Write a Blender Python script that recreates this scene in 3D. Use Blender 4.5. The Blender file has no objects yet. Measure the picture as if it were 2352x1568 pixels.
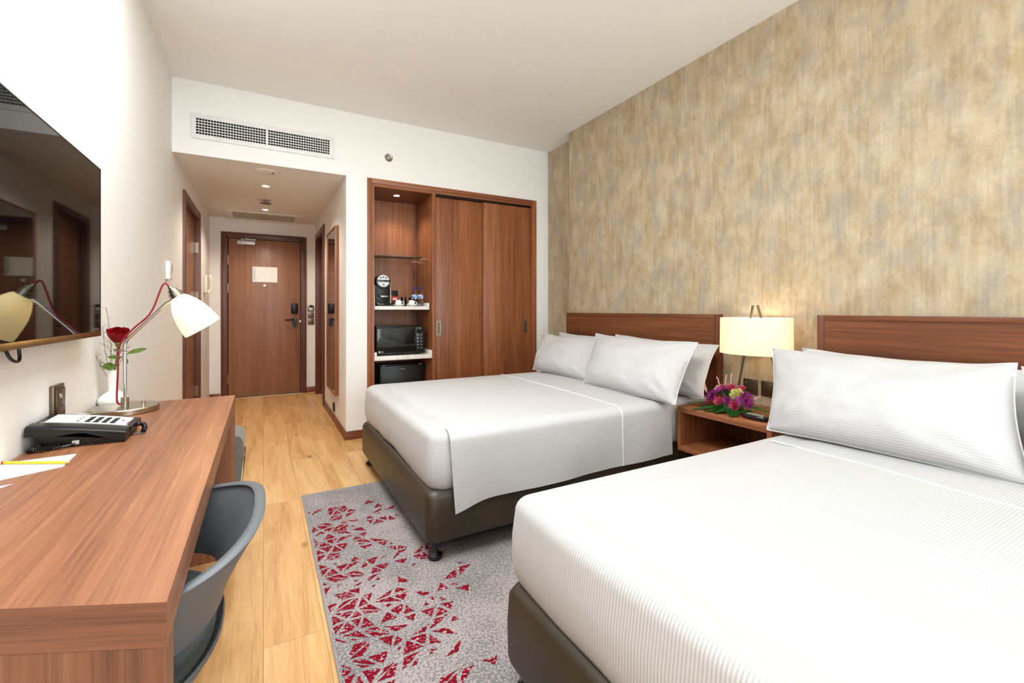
import bpy, bmesh, math, random
from mathutils import Vector, Matrix, noise
random.seed(7)
PI = math.pi
S = bpy.context.scene
COL = S.collection

# ------------------------------------------------------------------ materials
def lin(c):
    return tuple(((v/255)/12.92 if v/255 <= .04045 else ((v/255+.055)/1.055)**2.4) for v in c)
def newmat(name):
    m = bpy.data.materials.new(name); m.use_nodes = True
    nt = m.node_tree; b = nt.nodes['Principled BSDF']
    return m, nt, b
def N(nt, t, **kw):
    n = nt.nodes.new(t)
    for k, v in kw.items():
        if k in n.inputs.keys(): n.inputs[k].default_value = v
        else: setattr(n, k, v)
    return n
def L(nt, a, b): nt.links.new(a, b)
def ramp(nt, src, stops):
    r = nt.nodes.new('ShaderNodeValToRGB')
    e = r.color_ramp.elements
    while len(e) < len(stops): e.new(.5)
    for i, (p, c) in enumerate(stops):
        e[i].position = p; e[i].color = (*c, 1) if len(c) == 3 else c
    L(nt, src, r.inputs['Fac']); return r
def coords(nt, scale=(1, 1, 1), kind='Object', rot=(0, 0, 0)):
    t = nt.nodes.new('ShaderNodeTexCoord'); mp = nt.nodes.new('ShaderNodeMapping')
    mp.inputs['Scale'].default_value = scale; mp.inputs['Rotation'].default_value = rot
    L(nt, t.outputs[kind], mp.inputs['Vector']); return mp.outputs['Vector']
def noise_n(nt, vec, scale=1., detail=4., rough=.5, dist=0.):
    n = N(nt, 'ShaderNodeTexNoise', Scale=scale, Detail=detail, Roughness=rough, Distortion=dist)
    L(nt, vec, n.inputs['Vector']); return n.outputs['Fac']
def mix(nt, fac, a, b, mode='MIX'):
    m = nt.nodes.new('ShaderNodeMix'); m.data_type = 'RGBA'; m.blend_type = mode
    if isinstance(fac, (int, float)): m.inputs[0].default_value = fac
    else: L(nt, fac, m.inputs[0])
    for i, v in ((6, a), (7, b)):
        if isinstance(v, tuple): m.inputs[i].default_value = (*v[:3], 1)
        else: L(nt, v, m.inputs[i])
    return m.outputs[2]
def math_n(nt, op, a, b=None, c=None):
    m = nt.nodes.new('ShaderNodeMath'); m.operation = op
    for i, v in enumerate((a, b, c)):
        if v is None: continue
        if isinstance(v, (int, float)): m.inputs[i].default_value = v
        else: L(nt, v, m.inputs[i])
    return m.outputs[0]
def bump(nt, b, h, strength=.2, dist=.002):
    n = N(nt, 'ShaderNodeBump', Strength=strength, Distance=dist)
    L(nt, h, n.inputs['Height']); L(nt, n.outputs['Normal'], b.inputs['Normal'])

def plain(name, c, rough=.5, metal=0., var=.06, spec=.5, coat=0., trans=0., ior=1.45, emis=None, es=0., scale=20.):
    m, nt, b = newmat(name); c = lin(c)
    v = coords(nt, (1, 1, 1)); f = noise_n(nt, v, scale, 3)
    r = ramp(nt, f, [(.3, tuple(x*(1-var) for x in c)), (.7, tuple(min(1, x*(1+var)) for x in c))])
    L(nt, r.outputs['Color'], b.inputs['Base Color'])
    b.inputs['Roughness'].default_value = rough; b.inputs['Metallic'].default_value = metal
    b.inputs['Specular IOR Level'].default_value = spec; b.inputs['Coat Weight'].default_value = coat
    b.inputs['Transmission Weight'].default_value = trans; b.inputs['IOR'].default_value = ior
    if emis: b.inputs['Emission Color'].default_value = (*lin(emis), 1); b.inputs['Emission Strength'].default_value = es
    return m

def wood(name, c1, c2, c3, axis='Z', rough=.38, scale=1., coat=.08, streak=1.):
    """fine straight-grained veneer, grain running along an object axis"""
    m, nt, b = newmat(name)
    lo, hi = 1.6*scale, 70*scale
    sc = {'XY': (lo, lo, hi), 'X': (lo, hi, hi), 'Y': (hi, lo, hi), 'Z': (hi, hi, lo)}[axis]
    v = coords(nt, sc); f1 = noise_n(nt, v, 1., 6, .65)
    sc2 = {'XY': (.35, .35, 7), 'X': (.35, 7, 7), 'Y': (7, .35, 7), 'Z': (7, 7, .35)}[axis]
    v2 = coords(nt, tuple(s*scale for s in sc2)); f2 = noise_n(nt, v2, 1., 3, .5, .6)
    sc3 = {'XY': (5, 5, 300), 'X': (5, 300, 300), 'Y': (300, 5, 300), 'Z': (300, 300, 5)}[axis]
    f3 = noise_n(nt, coords(nt, sc3), 1., 2, .5)
    t = math_n(nt, 'ADD', math_n(nt, 'MULTIPLY', f1, .55*streak), math_n(nt, 'MULTIPLY', f2, .45))
    t = math_n(nt, 'ADD', t, math_n(nt, 'MULTIPLY', f3, .16))
    t = math_n(nt, 'ADD', t, .5 - .5*(.55*streak+.45+.16))
    r = ramp(nt, t, [(.36, lin(c1)), (.5, lin(c2)), (.64, lin(c3))])
    L(nt, r.outputs['Color'], b.inputs['Base Color'])
    b.inputs['Roughness'].default_value = rough; b.inputs['Coat Weight'].default_value = coat
    b.inputs['Coat Roughness'].default_value = .25
    bump(nt, b, f3, .08, .0006)
    return m

WC = ((116, 64, 36), (147, 88, 52), (171, 109, 68))
DK = ((92, 50, 28), (116, 66, 37), (138, 83, 49))
M = {}
M['deskY'] = wood('walnut_veneer_along', (116, 70, 45), (145, 93, 62), (168, 115, 80), 'Y', rough=.42)
M['deskZ'] = wood('walnut_veneer_upright_shaded', (100, 60, 40), (130, 82, 56), (150, 100, 70), 'Z', rough=.45)  # darker copy of the desktop veneer: shade painted into the upright faces
M['deskX'] = wood('walnut_veneer_across_shaded', (100, 60, 40), (130, 82, 56), (150, 100, 70), 'XY', rough=.45)  # same painted shade for the end edge, darker than the top
M['warZ'] = wood('wardrobe_veneer_upright', *WC, 'Z')
M['warX'] = wood('wardrobe_veneer_across', *WC, 'X')
M['headY'] = wood('headboard_veneer', *DK, 'Y', rough=.4)
M['headZ'] = wood('headboard_edge', (84, 44, 26), (108, 58, 36), (128, 72, 46), 'Z')
M['nsY'] = wood('nightstand_veneer', *WC, 'Y')
M['nsX'] = wood('nightstand_veneer_x', *WC, 'X')
M['doorZ'] = wood('door_veneer', (124, 80, 56), (146, 100, 74), (162, 116, 88), 'Z', rough=.4, streak=.5)
M['trimZ'] = wood('frame_wood_upright', (78, 40, 26), (100, 56, 38), (120, 72, 50), 'Z')
M['trimX'] = wood('frame_wood_across', (78, 40, 26), (100, 56, 38), (120, 72, 50), 'X')
M['baseX'] = wood('skirting_wood_across', (104, 52, 34), (128, 68, 46), (142, 82, 56), 'X')
M['baseY'] = wood('skirting_wood_along', (104, 52, 34), (128, 68, 46), (142, 82, 56), 'Y')
M['wall'] = plain('cream_wall_paint', (238, 235, 230), .65, var=.012, spec=.3, scale=60)
M['wall_white'] = plain('white_wall_paint', (246, 245, 242), .6, var=.01, spec=.3, scale=60)
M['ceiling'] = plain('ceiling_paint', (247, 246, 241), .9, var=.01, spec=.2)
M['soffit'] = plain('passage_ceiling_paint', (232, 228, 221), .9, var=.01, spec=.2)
M['white'] = plain('white_enamel', (240, 240, 236), .4)
M['offwhite'] = plain('off_white_plastic', (232, 228, 214), .4)
M['marble'] = None
M['black'] = plain('black_plastic', (14, 14, 15), .35)
M['blackgloss'] = plain('glossy_black', (6, 6, 7), .08, coat=.5)
M['darkvoid'] = plain('painted_void_dark', (10, 10, 10), .9)  # flat black painted in for the dark behind grille and entry door
M['steel'] = plain('brushed_steel', (176, 168, 152), .28, 1., var=.05, scale=80)
M['chrome'] = plain('polished_chrome', (215, 213, 208), .12, 1., var=.02)
M['brass'] = plain('bronze_plate', (120, 108, 90), .35, .9, var=.06)
M['gold'] = plain('tv_bezel_metal', (150, 118, 62), .3, .9)
M['leather'] = None
M['rubber'] = plain('black_foot_plastic', (12, 12, 12), .3, coat=.3)
M['red'] = plain('red_cord_fabric', (140, 20, 36), .6)
M['paper'] = plain('white_paper', (246, 246, 244), .7, var=.01)
M['paperlil'] = plain('lilac_card', (200, 196, 214), .6)
M['yellow'] = plain('yellow_pencil_paint', (236, 200, 50), .35)
M['pencilwood'] = plain('bare_pencil_wood', (222, 180, 120), .7)
M['porcelain'] = plain('white_porcelain', (250, 250, 246), .15, coat=.4, var=.01)
M['green'] = plain('leaf_green', (104, 134, 40), .5, var=.25, scale=60)
M['greend'] = plain('fern_green', (44, 118, 44), .5, var=.35, scale=50)
M['stem'] = plain('stem_green', (104, 120, 56), .6, var=.2)
M['twig'] = plain('dry_twig', (120, 112, 86), .8)
M['rosered'] = plain('red_petals', (176, 12, 32), .55, var=.25, scale=90)
M['pink'] = plain('pink_petals', (253, 120, 160), .5, var=.25, scale=90)
M['yel'] = plain('pale_yellow_petals', (250, 244, 176), .5, var=.1, scale=90)
M['purple'] = plain('purple_petals', (156, 44, 124), .55, var=.35, scale=120)
M['lilac'] = plain('lilac_petals', (214, 100, 190), .55, var=.2, scale=120)
M['palepink'] = plain('pale_pink_buds', (240, 190, 186), .6)
M['chairgrey'] = plain('grey_moulded_plastic', (98, 101, 104), .45, spec=.5, var=.02)
M['glassdark'] = plain('dark_oven_glass', (16, 18, 17), .06, coat=.6)
M['blue'] = plain('blue_cap_plastic', (40, 52, 150), .4)
M['redbox'] = plain('red_sachet', (206, 40, 34), .5)
M['greenbox'] = plain('green_sachet', (140, 170, 40), .5)
M['grilleW'] = plain('white_grille', (236, 236, 234), .45)
M['silver'] = plain('silver_paint', (205, 206, 204), .35, .3)

def m_marble():
    m, nt, b = newmat('white_marble_composite')
    f = noise_n(nt, coords(nt, (1, 1, 1)), 7., 8, .6, 1.5)
    r = ramp(nt, f, [(.42, lin((240, 236, 226))), (.5, lin((230, 225, 214))), (.56, lin((242, 239, 230)))])
    L(nt, r.outputs['Color'], b.inputs['Base Color']); b.inputs['Roughness'].default_value = .25
    return m
M['marble'] = m_marble()
def m_leather():
    m, nt, b = newmat('dark_brown_leatherette')
    v = coords(nt); f = noise_n(nt, v, 260., 3, .6); g = noise_n(nt, v, 5., 2)
    r = ramp(nt, g, [(.3, lin((50, 42, 30))), (.7, lin((60, 50, 37)))])
    L(nt, r.outputs['Color'], b.inputs['Base Color']); b.inputs['Roughness'].default_value = .42
    bump(nt, b, f, .15, .0008); return m
M['leather'] = m_leather()
def m_fabric(name, c1, c2, sc=420.):
    m, nt, b = newmat(name)
    v = coords(nt); f = noise_n(nt, v, sc, 2, .7)
    r = ramp(nt, f, [(.35, lin(c1)), (.65, lin(c2))])
    L(nt, r.outputs['Color'], b.inputs['Base Color']); b.inputs['Roughness'].default_value = .95
    b.inputs['Sheen Weight'].default_value = .2
    bump(nt, b, f, .5, .0015); return m
M['fabric'] = m_fabric('charcoal_wool', (46, 50, 50), (78, 82, 80))
M['fabricL'] = m_fabric('speckled_grey_fabric', (84, 82, 74), (136, 132, 120))
M['binding'] = m_fabric('grey_rug_binding', (136, 130, 126), (158, 152, 148), 500)
def m_linen(name='striped_white_linen', pitch=.0085, amt=.075):
    m, nt, b = newmat(name)
    t = nt.nodes.new('ShaderNodeUVMap'); t.uv_map = 'cloth'
    s = nt.nodes.new('ShaderNodeSeparateXYZ'); L(nt, t.outputs['UV'], s.inputs[0])
    w = math_n(nt, 'SINE', math_n(nt, 'MULTIPLY', s.outputs['Y'], 2*PI/pitch))
    w = math_n(nt, 'MULTIPLY_ADD', w, .5, .5)
    r = ramp(nt, w, [(.3, tuple(x*(1-amt) for x in lin((196, 195, 195)))), (.7, lin((205, 204, 203)))])
    L(nt, r.outputs['Color'], b.inputs['Base Color'])
    b.inputs['Roughness'].default_value = .6; b.inputs['Sheen Weight'].default_value = .1
    b.inputs['Specular IOR Level'].default_value = .25
    g = noise_n(nt, coords(nt, (1, 1, 1)), 5., 3, .5)
    bump(nt, b, g, .35, .006)
    return m
M['linen'] = m_linen()
M['linenS'] = m_linen('striped_white_sheet', .0085, .15)
M['hem'] = plain('white_hem_cord', (232, 232, 232), .6, var=0.)

def m_floor():
    m, nt, b = newmat('oak_laminate_planks')
    v = coords(nt, (1, 1, 1), rot=(0, 0, PI/2))
    br = N(nt, 'ShaderNodeTexBrick', Scale=1., Bias=0.)
    br.offset = .37
    for k, val in (('Mortar Size', .0012), ('Brick Width', 1.28), ('Row Height', .192), ('Mortar Smooth', .1)): br.inputs[k].default_value = val
    br.inputs['Color1'].default_value = (0, 0, 0, 1); br.inputs['Color2'].default_value = (1, 1, 1, 1)
    br.inputs['Mortar'].default_value = (.5, .5, .5, 1)
    L(nt, v, br.inputs['Vector'])
    sep = nt.nodes.new('ShaderNodeSeparateColor'); L(nt, br.outputs['Color'], sep.inputs[0])
    off = math_n(nt, 'MULTIPLY', sep.outputs[0], 7.)
    cx = nt.nodes.new('ShaderNodeCombineXYZ'); L(nt, off, cx.inputs[0]); L(nt, off, cx.inputs[1])
    add = nt.nodes.new('ShaderNodeVectorMath'); add.operation = 'ADD'
    L(nt, coords(nt, (9, .8, 1)), add.inputs[0]); L(nt, cx.outputs[0], add.inputs[1])
    f1 = noise_n(nt, add.outputs[0], 1., 5, .6, 1.2)
    f2 = noise_n(nt, coords(nt, (160, 5, 1)), 1., 3, .6)
    t = math_n(nt, 'ADD', math_n(nt, 'MULTIPLY', f1, .7), math_n(nt, 'MULTIPLY', f2, .3))
    t = math_n(nt, 'ADD', t, math_n(nt, 'MULTIPLY', sep.outputs[0], .1))
    r = ramp(nt, t, [(.36, lin((184, 132, 76))), (.52, lin((214, 166, 108))), (.68, lin((230, 188, 132)))])
    # knots
    vo = N(nt, 'ShaderNodeTexVoronoi', Scale=1.); L(nt, coords(nt, (4.2, 2.4, 1)), vo.inputs['Vector'])
    k1 = noise_n(nt, coords(nt, (24, 12, 1)), 1., 4, .7)
    kk = math_n(nt, 'ADD', vo.outputs['Distance'], math_n(nt, 'MULTIPLY', k1, .10))
    kr = ramp(nt, kk, [(.085, (1, 1, 1)), (.15, (0, 0, 0))])
    col = mix(nt, math_n(nt, 'MULTIPLY', kr.outputs['Color'], .65), r.outputs['Color'], lin((128, 84, 44)))
    col = mix(nt, br.outputs['Fac'], col, lin((168, 124, 78)))
    L(nt, col, b.inputs['Base Color'])
    b.inputs['Roughness'].default_value = .38; b.inputs['Specular IOR Level'].default_value = .4
    bump(nt, b, f2, .06, .0006); return m
M['floor'] = m_floor()

def m_wallpaper():
    m, nt, b = newmat('mottled_gold_wallpaper')
    v = coords(nt, (1, 1, 1))
    a = noise_n(nt, coords(nt, (1, 5.6, 3.2)), 1.5, 6, .66, .25)
    g = noise_n(nt, coords(nt, (1, 5.2, 3.0), rot=(.2, 0, 0)), 1.6, 5, .65, .2)
    base = ramp(nt, a, [(.32, lin((166, 148, 116))), (.46, lin((182, 165, 135))), (.57, lin((193, 178, 150))), (.70, lin((204, 191, 167)))])
    gg = ramp(nt, g, [(.49, (0, 0, 0)), (.66, (1, 1, 1))])
    col = mix(nt, math_n(nt, 'MULTIPLY', gg.outputs['Color'], .6), base.outputs['Color'], lin((160, 155, 146)))
    o = noise_n(nt, coords(nt, (1, 5, 2.8)), 1.9, 4, .6, .4)
    oo = ramp(nt, o, [(.55, (0, 0, 0)), (.7, (1, 1, 1))])
    col = mix(nt, math_n(nt, 'MULTIPLY', oo.outputs['Color'], .45), col, lin((182, 152, 104)))
    s1 = noise_n(nt, coords(nt, (1, 60, 3.5)), 1., 3, .6)
    s1r = ramp(nt, s1, [(.35, (.86, .85, .84)), (.65, (1.08, 1.07, 1.05))])
    col = mix(nt, .7, col, s1r.outputs['Color'], 'MULTIPLY')
    s2 = noise_n(nt, coords(nt, (1, 620, 70)), 1., 2, .7)
    s3 = noise_n(nt, coords(nt, (1, 90, 620)), 1., 2, .7)
    w = math_n(nt, 'ADD', s2, s3)
    wr = ramp(nt, math_n(nt, 'MULTIPLY', w, .5), [(.38, (.78, .77, .75)), (.62, (1.12, 1.11, 1.09))])
    col = mix(nt, .6, col, wr.outputs['Color'], 'MULTIPLY')
    L(nt, col, b.inputs['Base Color'])
    b.inputs['Roughness'].default_value = .55; b.inputs['Specular IOR Level'].default_value = .35
    bump(nt, b, w, .2, .001); return m
M['wallpaper'] = m_wallpaper()

def m_rug(red):
    m, nt, b = newmat('rug_red_pile' if red else 'rug_grey_pile')
    v = coords(nt); f = noise_n(nt, v, 120., 3, .75)
    g = noise_n(nt, v, 3.2, 3, .6)
    th = math_n(nt, 'ADD', f, math_n(nt, 'MULTIPLY_ADD', g, .35, -.175))
    r = ramp(nt, th, [(.48, lin((120, 118, 119))), (.505, lin((172, 160, 158)))])
    col = r.outputs['Color']
    if red:
        q = noise_n(nt, coords(nt, (1, 1.6, 1)), 75., 4, .65, .4)
        q = ramp(nt, q, [(.575, (0, 0, 0)), (.60, (1, 1, 1))])
        z = noise_n(nt, v, 300., 2); zr = ramp(nt, z, [(.3, lin((108, 10, 26))), (.7, lin((134, 18, 38)))])
        col = mix(nt, q.outputs['Color'], zr.outputs['Color'], lin((205, 170, 170)))
    L(nt, col, b.inputs['Base Color']); b.inputs['Roughness'].default_value = 1.
    b.inputs['Specular IOR Level'].default_value = .1
    bump(nt, b, f, .6, .002); return m
M['rug'] = m_rug(False); M['rugred'] = m_rug(True)

def m_glass(name, c, rough=.02, ior=1.45):
    m, nt, b = newmat(name); v = coords(nt); f = noise_n(nt, v, 8.)
    r = ramp(nt, f, [(0, lin(c)), (1, tuple(x*.97 for x in lin(c)))]); L(nt, r.outputs['Color'], b.inputs['Base Color'])
    b.inputs['Transmission Weight'].default_value = 1.; b.inputs['Roughness'].default_value = rough; b.inputs['IOR'].default_value = ior
    return m
M['glass'] = m_glass('clear_shelf_glass', (215, 232, 224))
M['bottle'] = m_glass('clear_bottle_plastic', (238, 244, 250), .04, 1.25)
M['mirror'] = plain('mirror_silver', (225, 222, 214), .01, 1., var=.003)
M['screen'] = plain('tv_screen', (4, 4, 5), .03, spec=.35, var=0.)
M['seam'] = plain('white_seam_thread', (212, 211, 210), .7, var=.01)
def m_shade(name, c, es, tr=.6):
    m, nt, b = newmat(name)
    o = nt.nodes['Material Output']
    f = noise_n(nt, coords(nt, (1, 1, 1)), 300., 2)
    r = ramp(nt, f, [(.2, tuple(x*.96 for x in lin(c))), (.8, lin(c))])
    t = nt.nodes.new('ShaderNodeBsdfTranslucent'); L(nt, r.outputs['Color'], t.inputs['Color'])
    L(nt, r.outputs['Color'], b.inputs['Base Color']); b.inputs['Roughness'].default_value = .4
    b.inputs['Emission Color'].default_value = (*lin(c), 1); b.inputs['Emission Strength'].default_value = es
    mx = nt.nodes.new('ShaderNodeMixShader'); mx.inputs[0].default_value = tr
    L(nt, b.outputs[0], mx.inputs[1]); L(nt, t.outputs[0], mx.inputs[2]); L(nt, mx.outputs[0], o.inputs[0])
    return m
M['shadeW'] = m_shade('warm_drum_shade_fabric', (255, 240, 214), .26, .5)
M['shadeG'] = m_shade('opal_glass_shade', (255, 244, 205), .62, .35)
M['lamp_on'] = plain('lit_lamp', (255, 250, 235), .4, emis=(255, 244, 220), es=14.)

# ------------------------------------------------------------------ mesh tools
def BM(): return bmesh.new()
def box(bm, x0, x1, y0, y1, z0, z1, bev=0., seg=2, rz=0., piv=None):
    r = bmesh.ops.create_cube(bm, size=1.)
    vs = r['verts']
    cx, cy, cz = (x0+x1)/2, (y0+y1)/2, (z0+z1)/2
    for v in vs:
        v.co = Vector((cx+v.co.x*(x1-x0), cy+v.co.y*(y1-y0), cz+v.co.z*(z1-z0)))
    if bev > 0:
        es = list({e for v in vs for e in v.link_edges})
        g = bmesh.ops.bevel(bm, geom=es, offset=bev, segments=seg, affect='EDGES', profile=.5)
        vs = list({v for f in g['faces'] for v in f.verts} | set(v for v in vs if v.is_valid))
    if rz:
        p = Vector(piv or (cx, cy, cz)); R = Matrix.Rotation(rz, 3, 'Z')
        for v in vs: v.co = p + R @ (v.co-p)
    return vs
def lathe(bm, prof, c, n=32, M4=None, cap=False, sx=1., sy=1.):
    """prof: list of (r,z); c: centre; M4: orientation"""
    rings = []
    R = M4 or Matrix.Identity(3)
    for r, z in prof:
        if r < 1e-6: rings.append([bm.verts.new(Vector(c)+R @ Vector((0, 0, z)))])
        else: rings.append([bm.verts.new(Vector(c)+R @ Vector((r*sx*math.cos(2*PI*k/n), r*sy*math.sin(2*PI*k/n), z))) for k in range(n)])
    for a, b in zip(rings, rings[1:]):
        for k in range(n):
            k2 = (k+1) % n
            if len(a) == 1 and len(b) == 1: continue
            if len(a) == 1: bm.faces.new((a[0], b[k2], b[k])) if False else bm.faces.new((a[0], b[k], b[k2]))
            elif len(b) == 1: bm.faces.new((a[k], b[0], a[k2]))
            else: bm.faces.new((a[k], a[k2], b[k2], b[k]))
    if cap:
        for rg in (rings[0], rings[-1]):
            if len(rg) > 2: bm.faces.new(rg)
def orient(d):
    return Vector((0, 0, 1)).rotation_difference(Vector(d).normalized()).to_matrix()
def cyl(bm, a, b, r, n=20, r2=None):
    a, b = Vector(a), Vector(b); R = orient(b-a); h = (b-a).length
    r2 = r if r2 is None else r2
    lathe(bm, [(0, 0), (r, 0), (r2, h), (0, h)], a, n, R)
def smoothpath(pts, n=8):
    pts = [Vector(p) for p in pts]
    if len(pts) < 3: return pts
    out = []
    P = [pts[0]*2-pts[1]] + pts + [pts[-1]*2-pts[-2]]
    for i in range(1, len(P)-2):
        for k in range(n):
            t = k/n; a, b, c, d = P[i-1], P[i], P[i+1], P[i+2]
            out.append(.5*((2*b)+(-a+c)*t+(2*a-5*b+4*c-d)*t*t+(-a+3*b-3*c+d)*t**3))
    out.append(pts[-1]); return out
def tube(bm, pts, r, n=10, smooth=True, k=8):
    pts = smoothpath(pts, k) if smooth else [Vector(p) for p in pts]
    rings = []; up = Vector((0.13, .21, .97)).normalized(); prev = None
    for i, p in enumerate(pts):
        t = (pts[min(i+1, len(pts)-1)]-pts[max(i-1, 0)]).normalized()
        if prev is None:
            a = t.cross(up).normalized()
        else:
            a = (prev-t*prev.dot(t)).normalized()
        prev = a; b = t.cross(a)
        rr = r(i/(len(pts)-1)) if callable(r) else r
        rings.append([bm.verts.new(p+a*rr*math.cos(2*PI*q/n)+b*rr*math.sin(2*PI*q/n)) for q in range(n)])
    for a, b in zip(rings, rings[1:]):
        for q in range(n): bm.faces.new((a[q], a[(q+1) % n], b[(q+1) % n], b[q]))
    bm.faces.new(rings[0]); bm.faces.new(rings[-1])
def prism(bm, poly, z0, z1):
    a = [bm.verts.new((x, y, z0)) for x, y in poly]; b = [bm.verts.new((x, y, z1)) for x, y in poly]
    bm.faces.new(a); bm.faces.new(b); n = len(poly)
    for i in range(n): bm.faces.new((a[i], a[(i+1) % n], b[(i+1) % n], b[i]))
def grid(bm, fn, nu, nv):
    g = [[bm.verts.new(fn(i/nu, j/nv)) for j in range(nv+1)] for i in range(nu+1)]
    fs = []
    for i in range(nu):
        for j in range(nv): fs.append(bm.faces.new((g[i][j], g[i+1][j], g[i+1][j+1], g[i][j+1])))
    return g, fs
def sphere(bm, c, r, sx=1, sy=1, sz=1, u=16, v=10):
    lathe(bm, [(max(r*math.sin(PI*k/v), 0), -r*math.cos(PI*k/v)*sz) for k in range(v+1)], c, u, None, False, sx, sy)
def rrect(x0, x1, y0, y1, r, n=8):
    pts = []
    for cx, cy, a0 in ((x1-r, y1-r, 0), (x0+r, y1-r, PI/2), (x0+r, y0+r, PI), (x1-r, y0+r, 1.5*PI)):
        for k in range(n+1):
            a = a0+PI/2*k/n; pts.append((cx+r*math.cos(a), cy+r*math.sin(a)))
    return pts
def rings_mesh(bm, rings, cap0=True, cap1=True):
    R = [[bm.verts.new(p) for p in r] for r in rings]
    n = len(R[0])
    for a, b in zip(R, R[1:]):
        for q in range(n): bm.faces.new((a[q], a[(q+1) % n], b[(q+1) % n], b[q]))
    if cap0: bm.faces.new(R[0][::-1])
    if cap1: bm.faces.new(R[-1])

# ------------------------------------------------------------------ object tools
def thing(name, label, cat, loc=(0, 0, 0), group=None):
    o = bpy.data.objects.new(name, None); COL.objects.link(o); o.location = loc
    o.empty_display_size = .05
    o['label'] = label; o['category'] = cat
    if group: o['group'] = group
    return o
def root_of(o):
    while o.parent: o = o.parent
    return o
def obj(name, bm, mat, parent=None, smooth=True, sharp=35, label=None, loc=None, uvfn=None):
    bmesh.ops.recalc_face_normals(bm, faces=bm.faces[:])
    off = Vector(root_of(parent).location) if parent else Vector(loc or (0, 0, 0))
    for v in bm.verts: v.co -= off
    if uvfn:
        uv = bm.loops.layers.uv.new('cloth')
        for f in bm.faces:
            for l in f.loops: l[uv].uv = uvfn(l.vert.co+off, f.normal)
    me = bpy.data.meshes.new(name); bm.to_mesh(me); bm.free()
    mats = mat if isinstance(mat, (list, tuple)) else [mat]
    for m in mats: me.materials.append(M[m] if isinstance(m, str) else m)
    if smooth:
        me.polygons.foreach_set('use_smooth', [True]*len(me.polygons))
        me.set_sharp_from_angle(angle=math.radians(sharp))
    o = bpy.data.objects.new(name, me); COL.objects.link(o)
    if parent: o.parent = parent
    else: o.location = off
    if label: o['label'] = label
    return o
def islands(name, bm, mat, parent, **kw):
    """every connected piece becomes a part of its own"""
    bm.verts.ensure_lookup_table(); seen = set(); groups = []
    for v in bm.verts:
        if v in seen: continue
        st = [v]; seen.add(v); g = []
        while st:
            a = st.pop(); g.append(a)
            for e in a.link_edges:
                b = e.other_vert(a)
                if b not in seen: seen.add(b); st.append(b)
        groups.append(g)
    out = []
    for g in groups:
        nb = bmesh.new(); mp = {v: nb.verts.new(v.co) for v in g}
        for f in {f for v in g for f in v.link_faces}:
            nf = nb.faces.new([mp[v] for v in f.verts]); nf.material_index = f.material_index
        out.append(obj(name, nb, mat, parent, **kw))
    bm.free(); return out
def solo(name, bm, mat, label, cat, group=None, loc=(0, 0, 0), **kw):
    o = obj(name, bm, mat, None, loc=loc, **kw); o['label'] = label; o['category'] = cat
    if group: o['group'] = group
    return o
def struct(name, bm, mat, parent=None, **kw):
    o = obj(name, bm, mat, parent, **kw)
    if not parent: o['kind'] = 'structure'
    return o
def bx(name, mat, parent, *a, bev=.0, label=None, **kw):
    bm = BM(); box(bm, *a, bev=bev, **kw); return obj(name, bm, mat, parent, label=label)
def dup(root, loc, label=None, group=None):
    r = root.copy(); COL.objects.link(r); r.location = loc
    if label: r['label'] = label
    if group: r['group'] = group
    for ch in list(root.children):
        c = ch.copy(); COL.objects.link(c); c.parent = r
        for g in ch.children:
            d = g.copy(); COL.objects.link(d); d.parent = c
    return r
def text_mesh(s, size, extrude=.0004):
    cu = bpy.data.curves.new('lettering', 'FONT'); cu.body = s; cu.size = size; cu.extrude = extrude
    cu.align_x = 'LEFT'; cu.resolution_u = 3
    t = bpy.data.objects.new('lettering', cu); COL.objects.link(t)
    bpy.context.view_layer.update()
    me = bpy.data.meshes.new_from_object(t.evaluated_get(bpy.context.evaluated_depsgraph_get()))
    bpy.data.objects.remove(t); bpy.data.curves.remove(cu)
    bm = bmesh.new(); bm.from_mesh(me); bpy.data.meshes.remove(me); return bm

# ------------------------------------------------------------------ room shell
XL, XR, XR2 = -.605, 2.67, 2.80
YW, YE, YB = 4.21, 6.91, -1.5
YS = 3.63
ZC, ZS = 2.925, 2.357
CX1 = .645
T = .12
bm = BM(); box(bm, XL-T, XR2+T, YB-T, YE+T+.1, -.1, 0)
struct('floor', bm, 'floor')
bm = BM(); box(bm, XL-T, XR2+T, YB-T, YW, ZC, ZC+.1)
struct('ceiling', bm, 'ceiling')
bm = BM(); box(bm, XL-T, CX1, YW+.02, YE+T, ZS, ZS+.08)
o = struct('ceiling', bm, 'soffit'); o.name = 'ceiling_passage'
# left wall with bathroom door opening
DL0, DL1, DLZ = 4.76, 5.79, 2.15
bm = BM()
box(bm, XL-T, XL, YB-T, DL0, 0, ZC); box(bm, XL-T, XL, DL1, YE+T, 0, ZC); box(bm, XL-T, XL, DL0, DL1, DLZ, ZC)
struct('wall_left', bm, 'wall')
# wall facing camera above passage + around wardrobe
WX0, WX1, WZ1 = .826, 2.639, 2.362
bm = BM()
box(bm, XL, CX1, YW, YW+.0195, ZS, ZC)
box(bm, CX1, WX0, YW, YW+.12, 0, ZC)
box(bm, WX0, WX1, YW, YW+.12, WZ1, ZC)
box(bm, WX1, XR2, YW, YW+.12, 0, ZC)
struct('wall_back', bm, 'wall_white')
# passage right wall with opening
DR0, DR1, DRZ = 5.84, 6.72, 2.15
bm = BM()
box(bm, CX1, CX1+.12, YW+.12, DR0, 0, ZS+.08); box(bm, CX1, CX1+.12, DR1, YE, 0, ZS+.08); box(bm, CX1, CX1+.12, DR0, DR1, DRZ, ZS+.08)
struct('wall_passage_right', bm, 'wall')
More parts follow.
